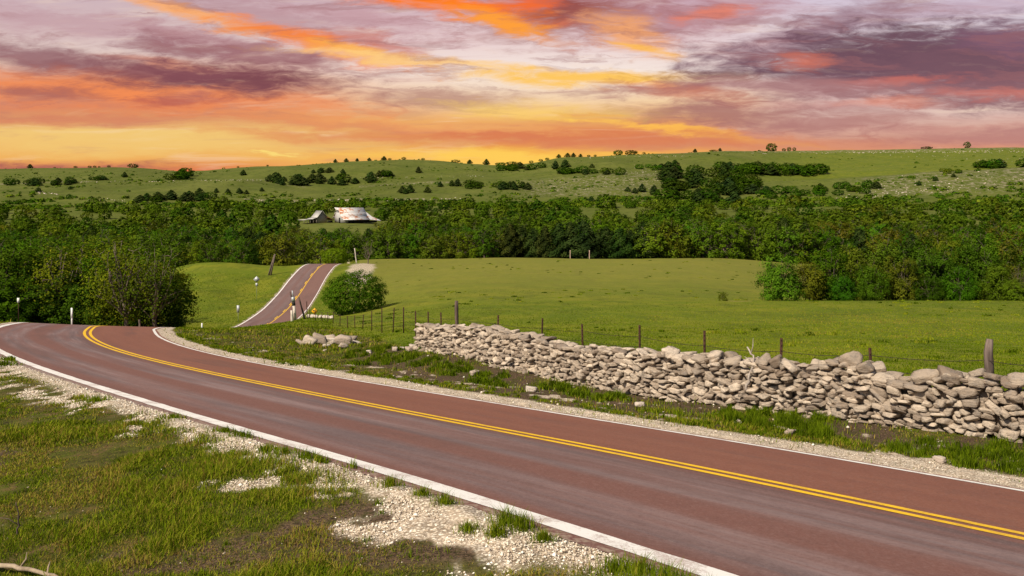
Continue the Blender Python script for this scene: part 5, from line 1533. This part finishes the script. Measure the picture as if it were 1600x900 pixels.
for D, px, z, h, cedar, zone in ind:
    lab, grp = LAB[(zone, cedar)]
    kd = 'cedar' if cedar else kinds[int(gt.integers(len(kinds)))]
    if zone == 'front' and not cedar and px < 1000: kd = ['mid', 'deep', 'olive', 'deep'][int(gt.integers(4))]
    if zone == 'wood' or zone == 'left':
        where = ('at the far left of' if px < 150 else 'in the left part of' if px < 330 else 'left of the barns in' if px < 455 else 'around the barns in' if px < 600 else 'behind the stakes in' if px < 960 else 'below the big hillside wood in' if px < 1200 else 'behind the pasture thicket in')
        lab = ('dark cedar' if cedar else ADJ[kd] + ' tree') + ' ' + where + (' the near hollow' if zone == 'left' else ' the valley wood')
        grp = lab + 's'
    if zone == 'front':
        lab = '%s, %s from the left along the wood\'s pasture edge' % ('dark cedar' if cedar else ADJ[kd] + ' tree', ORD[front_px.index(px)])
    tm = C_MID[int(gt.integers(5))] if cedar else T_MID[int(gt.integers(7))]
    plant('cedar_tree' if cedar else 'leafy_tree', px, D, h, kd, tm, lab, 'tree', grp, w=gt.uniform(.95, 1.35) if not cedar else gt.uniform(1.0, 1.5), z=z)
# everything deeper in the wood reads as one mass of crowns
def joined(items, name, label, cat, m):
    V = []; Q = []; A = []; Cc = []; n = 0
    for (x, y, z, h, w, me, c) in items:
        co = np.empty(len(me.vertices) * 3, np.float32); me.vertices.foreach_get('co', co); co = co.reshape(-1, 3)
        ti = np.empty(len(me.vertices), np.float32); me.attributes['tint'].data.foreach_get('value', ti)
        a = gt.uniform(0, 6.28); ca, sa = math.cos(a), math.sin(a)
        p = np.stack([(co[:, 0] * ca - co[:, 1] * sa) * h * w + x, (co[:, 0] * sa + co[:, 1] * ca) * h * w + y, co[:, 2] * h + z], 1)
        V.append(p); Q.append(np.arange(len(co)).reshape(-1, 4) + n); n += len(co); A.append(ti); Cc.append(np.full(len(co), c))
    me = mesh_from(name, np.concatenate(V), quads=np.concatenate(Q), attrs={'tint': np.concatenate(A), 'species': np.concatenate(Cc)})
    me.materials.append(m)
    o = bpy.data.objects.new(name, me); COL.objects.link(o); tag(o, label, cat, kind='stuff'); return o
def wood_material():
    m, t, o = mat('woodland_leaves')
    base = ramp(t, attr(t, 'tint'), [(0, (.030, .058, .006)), (.5, (.078, .125, .010)), (1, (.165, .205, .022))])
    sp = ramp(t, attr(t, 'species'), [(0, (.42, .60, .5)), (.2, (.80, 1.0, .6)), (.45, (1.1, 1.1, .7)), (.7, (1.15, 1.10, .8)), (.9, (1.45, 1.25, .8)), (1, (1.2, .86, .8))])
    col = mixc(t, 1.0, base, sp, 'MULTIPLY')
    d = t.nodes.new('ShaderNodeBsdfDiffuse'); tr = t.nodes.new('ShaderNodeBsdfTranslucent')
    t.links.new(col, d.inputs[0]); t.links.new(col, tr.inputs[0])
    ms = t.nodes.new('ShaderNodeMixShader'); ms.inputs[0].default_value = .2
    t.links.new(d.outputs[0], ms.inputs[1]); t.links.new(tr.outputs[0], ms.inputs[2]); t.links.new(ms.outputs[0], o.inputs[0])
    return m
M_WOODLAND = wood_material()
items = [((px - CX) / F * D, D, z - .3, h, gt.uniform(1.0, 1.4), (C_FAR if cedar else T_FAR)[int(gt.integers(5))], 0.0 if cedar else gt.random()) for D, px, z, h, cedar, zone in rest]
joined(items, 'woodland', 'continuous mass of leafy crowns deep in the valley wood', 'woodland', M_WOODLAND)

# ---- shrubs and cedars scattered over the hills
def hill(px, row, hpx, kind='cedar', label='', n=1, name=None, w=1.0, group=None, cat='tree', sky=False):
    if sky:
        D = 1190.0; x = (px - CX) / F * D
        for DD in np.arange(1000, 1330, 12.0):
            pass
        Ds = np.arange(1000, 1330, 6.0); z_ = ground((px - CX) / F * Ds, Ds); rr = Y0 - F * z_ / Ds
        i = int(np.argmin(rr)); D = float(Ds[i]); z = float(z_[i])
    else:
        x, D, z = locate(px, row, 520, 1300)
    h = hpx * D / F
    ced = kind == 'cedar'
    me = (C_FAR if ced else T_FAR)[int(gt.integers(5))]
    plant(name or ('cedar_tree' if ced else 'hill_shrub'), px, D, h, kind, me, label, cat, group, w=w, z=z, parts=False)
SKYC = [(47, 8), (118, 4), (140, 4), (148, 4), (155, 3), (170, 4), (524, 7), (541, 7), (558, 6), (600, 8), (609, 4), (631, 5), (661, 4), (734, 8), (760, 11), (830, 5), (855, 5), (873, 7), (887, 8), (896, 8), (907, 6), (1006, 4), (1086, 7), (1125, 6), (372, 3), (418, 3), (577, 6), (845, 5), (920, 4), (930, 4)]
for i, (px, h) in enumerate(sorted(SKYC)):
    hill(px, 0, h * .85, 'cedar' if h > 5 else 'dark', 'dark cedar silhouetted on the hill skyline, %s from the left' % ORD[i], group='cedars on the skyline', w=1.5, sky=True)
for px, h, w, lab in [(208, 7, 2.2, 'low broad clump on the skyline far left'), (966, 9, 1.5, 'round lone tree on the skyline left of the broad bush'), (986, 8, 2.6, 'broad low bush on the skyline right of the round tree'), (1206, 14, 1.15, 'largest round tree standing on the right skyline'),
                      (1225, 5, 1.2, 'first of three little shrubs right of the big skyline tree'), (1233, 7, 1.0, 'middle of three little shrubs right of the big skyline tree'), (1241, 6, 1.0, 'last of three little shrubs right of the big skyline tree'), (1511, 11, .9, 'thin open tree alone on the far right skyline'),
                      (1448, 4, 4.5, 'flat dark scrub patch on the skyline left of the thin open tree'), (1115, 3, 4, 'flat scrub patch on the skyline left of the big round tree'), (712, 5, 3, 'low scrub patch on the middle of the skyline'), (800, 6, 3.2, 'low green scrub in the skyline saddle'), (782, 5, 3, 'second scrub patch in the skyline saddle')]:
    hill(px, 0, h * .95, 'deep' if w < 2 else 'dark', lab, name='skyline_tree' if w < 2 else 'skyline_scrub', w=w, sky=True, cat='tree' if w < 2 else 'scrub')
SING = [(195, 277, 8), (380, 274, 8), (385, 303, 6), (338, 301, 7), (356, 303, 8), (374, 302, 8), (409, 299, 6), (654, 270, 9), (715, 291, 11), (706, 291, 9), (688, 292, 8), (629, 302, 11), (641, 301, 12), (634, 303, 8), (668, 301, 9), (868, 264, 12), (883, 262, 12), (1003, 300, 12), (1022, 304, 14), (992, 302, 8), (981, 299, 7), (937, 318, 11), (924, 316, 9), (1436, 290, 7), (60, 300, 7), (110, 296, 5), (1045, 276, 22), (1054, 272, 20), (925, 262, 6), (1490, 277, 6), (1462, 283, 7)]
for i, (px, row, h) in enumerate(sorted(SING)):
    hill(px, row, h * 1.1, 'cedar', 'lone dark cedar on the open hillside below the skyline, %s from the left' % ORD[i], group='cedars on the open hillside', w=1.3)
def cluster(n, p0, p1, r0, r1, h0, h1, kind, label, group, slope=0., cedf=.5):
    for i in range(n):
        px = gt.uniform(p0, p1); row = gt.uniform(r0, r1) + slope * (px - p0)
        k = 'cedar' if gt.random() < cedf else kind
        hill(px, row, gt.uniform(h0, h1), k, label.replace('shrub', 'cedar') if k == 'cedar' else label, group=group + (' (cedars)' if k == 'cedar' else ''), w=gt.uniform(1.3, 1.9))
cluster(26, 418, 585, 281, 290, 8, 15, 'dark', 'dark shrub in the long grove across the middle left hillside', 'grove on the middle left hillside', 0, .85)
cluster(5, 480, 540, 268, 274, 6, 9, 'dark', 'dark shrub just above the long hillside grove', 'shrubs above the grove', 0, .8)
cluster(5, 585, 622, 274, 277, 7, 10, 'dark', 'dark shrub at the right tail of the hillside grove', 'tail of the hillside grove', 0, .8)
cluster(14, 8, 120, 286, 293, 7, 12, 'dark', 'dark shrub in the thicket on the far left hillside', 'far left hillside thicket', -.03, .4)
cluster(4, 135, 170, 280, 282, 5, 8, 'dark', 'dark shrub below the far left skyline', 'shrubs below the far left skyline', 0, .5)
cluster(7, 262, 297, 274, 281, 9, 15, 'deep', 'dark shrub in the knot at the dip in the left skyline', 'knot of shrubs at the left skyline dip', 0, .5)
cluster(16, 215, 330, 307, 318, 8, 14, 'dark', 'dark shrub at the top of the wood below the left ledge', 'shrubs below the left ledge', 0, .7)
cluster(16, 732, 832, 291, 297, 8, 13, 'dark', 'dark shrub in the patch on the middle hillside', 'patch on the middle hillside', 0, .5)
cluster(10, 780, 862, 264, 268, 7, 11, 'deep', 'green shrub below the saddle in the skyline', 'shrubs below the skyline saddle', -.03, .3)
cluster(14, 876, 975, 270, 274, 7, 12, 'deep', 'green shrub on the slope under the lone skyline trees', 'shrubs under the lone skyline trees', 0, .4)
cluster(6, 985, 1040, 262, 268, 6, 9, 'fresh', 'fresh green shrub left of the dark hillside wood', 'fresh shrubs beside the hillside wood', 0, .1)
cluster(44, 1040, 1185, 270, 318, 13, 21, 'dark', 'dark shrub in the big hillside wood right of centre', 'big hillside wood', 0, .35)
cluster(30, 1120, 1285, 264, 272, 12, 18, 'deep', 'green shrub in the wooded strip under the right skyline', 'wooded strip under the right skyline', .03, .25)
cluster(22, 1185, 1372, 300, 312, 9, 14, 'deep', 'green shrub in the draw below the right ridge', 'shrubs in the draw', -.04, .2)
cluster(14, 1532, 1640, 261, 264, 9, 15, 'deep', 'green shrub in the thicket high on the far right slope', 'far right slope thicket', 0, .3)
cluster(6, 1470, 1500, 268, 272, 4, 7, 'yellow', 'pale green shrub on the grassy shoulder at right', 'pale shrubs on the right shoulder', 0, 0)

# ---- limestone rubble along the hill ledges
def rubble():
    g = np.random.default_rng(8); V = []; T = []; A = []; n = 0
    P = []
    def line(k, p0, p1, r0, r1, s0, s1, jit=1.0):
        for _ in range(k):
            t = g.random(); P.append((p0 + (p1 - p0) * t, r0 + (r1 - r0) * t + g.normal(0, jit), g.uniform(s0, s1)))
    line(150, 60, 470, 285, 282, .8, 3.2, .7); line(60, 300, 430, 282, 281, .8, 2.5, .6); line(30, 60, 90, 301, 303, 1.5, 3.5, 1); line(70, 130, 250, 313, 312, .8, 2.5, 1.2)
    line(130, 400, 720, 314, 311, .8, 3.2, 1.0); line(60, 560, 760, 278, 275, .8, 2.6, .8)
    line(110, 830, 1030, 290, 282, .8, 2.4, 6); line(45, 975, 1030, 266, 268, 1, 2.8, 4)
    line(240, 1350, 1620, 297, 280, .8, 3.2, 8); line(120, 1300, 1500, 309, 296, .8, 2.6, 3)
    line(120, 1160, 1600, 240, 237, 1.4, 3.4, .7); line(230, 1330, 1620, 238, 236, 1.4, 3.8, 1.0); line(60, 920, 1090, 246, 243, 1.2, 3.2, 1.0); line(70, 1380, 1620, 243, 252, 1.0, 2.6, 3)
    pa = np.array(P); 
    for px, row, s in P:
        if g.random() < .42: continue
        s *= .66
        x, D, z = locate(px, row, 520, 1290) 
        k = g.integers(16); p = ROCKS0[k] * np.array([s, s * .8, s * g.uniform(.25, .5)]) / 2
        a = g.uniform(0, 6); ca, sa = math.cos(a), math.sin(a)
        p = np.stack([p[:, 0] * ca - p[:, 1] * sa + x, p[:, 0] * sa + p[:, 1] * ca + D, p[:, 2] + z], 1)
        V.append(p); T.append(IT0 + n); n += len(p); A.append(np.full(len(p), g.random()))
    me = mesh_from('limestone_rubble', np.concatenate(V), tris=np.concatenate(T), attrs={'tint': np.concatenate(A)})
    me.materials.append(M_PALE)
    o = bpy.data.objects.new('limestone_rubble', me); COL.objects.link(o)
    tag(o, 'broken pale limestone strewn along the hillside ledges', 'rubble', kind='stuff')
IV0, IT0 = ico(1)
ROCKS0 = [rock_shape(900 + i, IV0, 7, .05) for i in range(16)]
rubble()

# ---- low scrub speckling the hillsides
def scrub():
    g = np.random.default_rng(21)
    n = 16000
    px = g.uniform(-40, 1640, n); D = np.exp(g.uniform(math.log(545), math.log(1260), n)); x = (px - CX) / F * D
    m = fbm(x / 70, D / 45, 61, 4) * .65 + fbm(x / 16, D / 12, 63, 3) * .35
    p = sst(.50, .64, m) * .75 + .9 * (1 - sst(555, 640, D)) + .012
    p = p * (1 - .75 * sst(800, 900, D) * (px > 1200)) * (1 - .6 * sst(1100, 1180, D))
    k = g.random(n) < p; x, D = x[k], D[k]; z = ground(x, D); m = len(x)
    size = g.gamma(2.2, .55, m) * (1 + 1.2 * (D < 640)); size = np.clip(size, .5, 4.2)
    q = 26
    c = g.normal(size=(m, q, 3)); c /= np.linalg.norm(c, axis=2)[:, :, None]; c[:, :, 2] = np.abs(c[:, :, 2])
    P = np.stack([x, D, z], 1)[:, None] + c * size[:, None, None] * np.array([.8, .8, .62]) * g.uniform(.6, 1, (m, q, 1))
    V, Q = leaf_quads(P.reshape(-1, 3), np.repeat(size * .62, q), g, out=c.reshape(-1, 3))
    tint = np.clip(np.repeat(g.uniform(.1, .7, m), q) + g.normal(0, .12, m * q), 0, 1)
    me = mesh_from('scrub', V, quads=Q, attrs={'tint': np.repeat(tint, 4), 'species': np.repeat(np.repeat(g.uniform(0, .8, m), q), 4)})
    me.materials.append(M_WOODLAND)
    o = bpy.data.objects.new('scrub', me); COL.objects.link(o)
    tag(o, 'low scattered scrub speckling the far green hillsides', 'scrub', kind='stuff')
scrub()
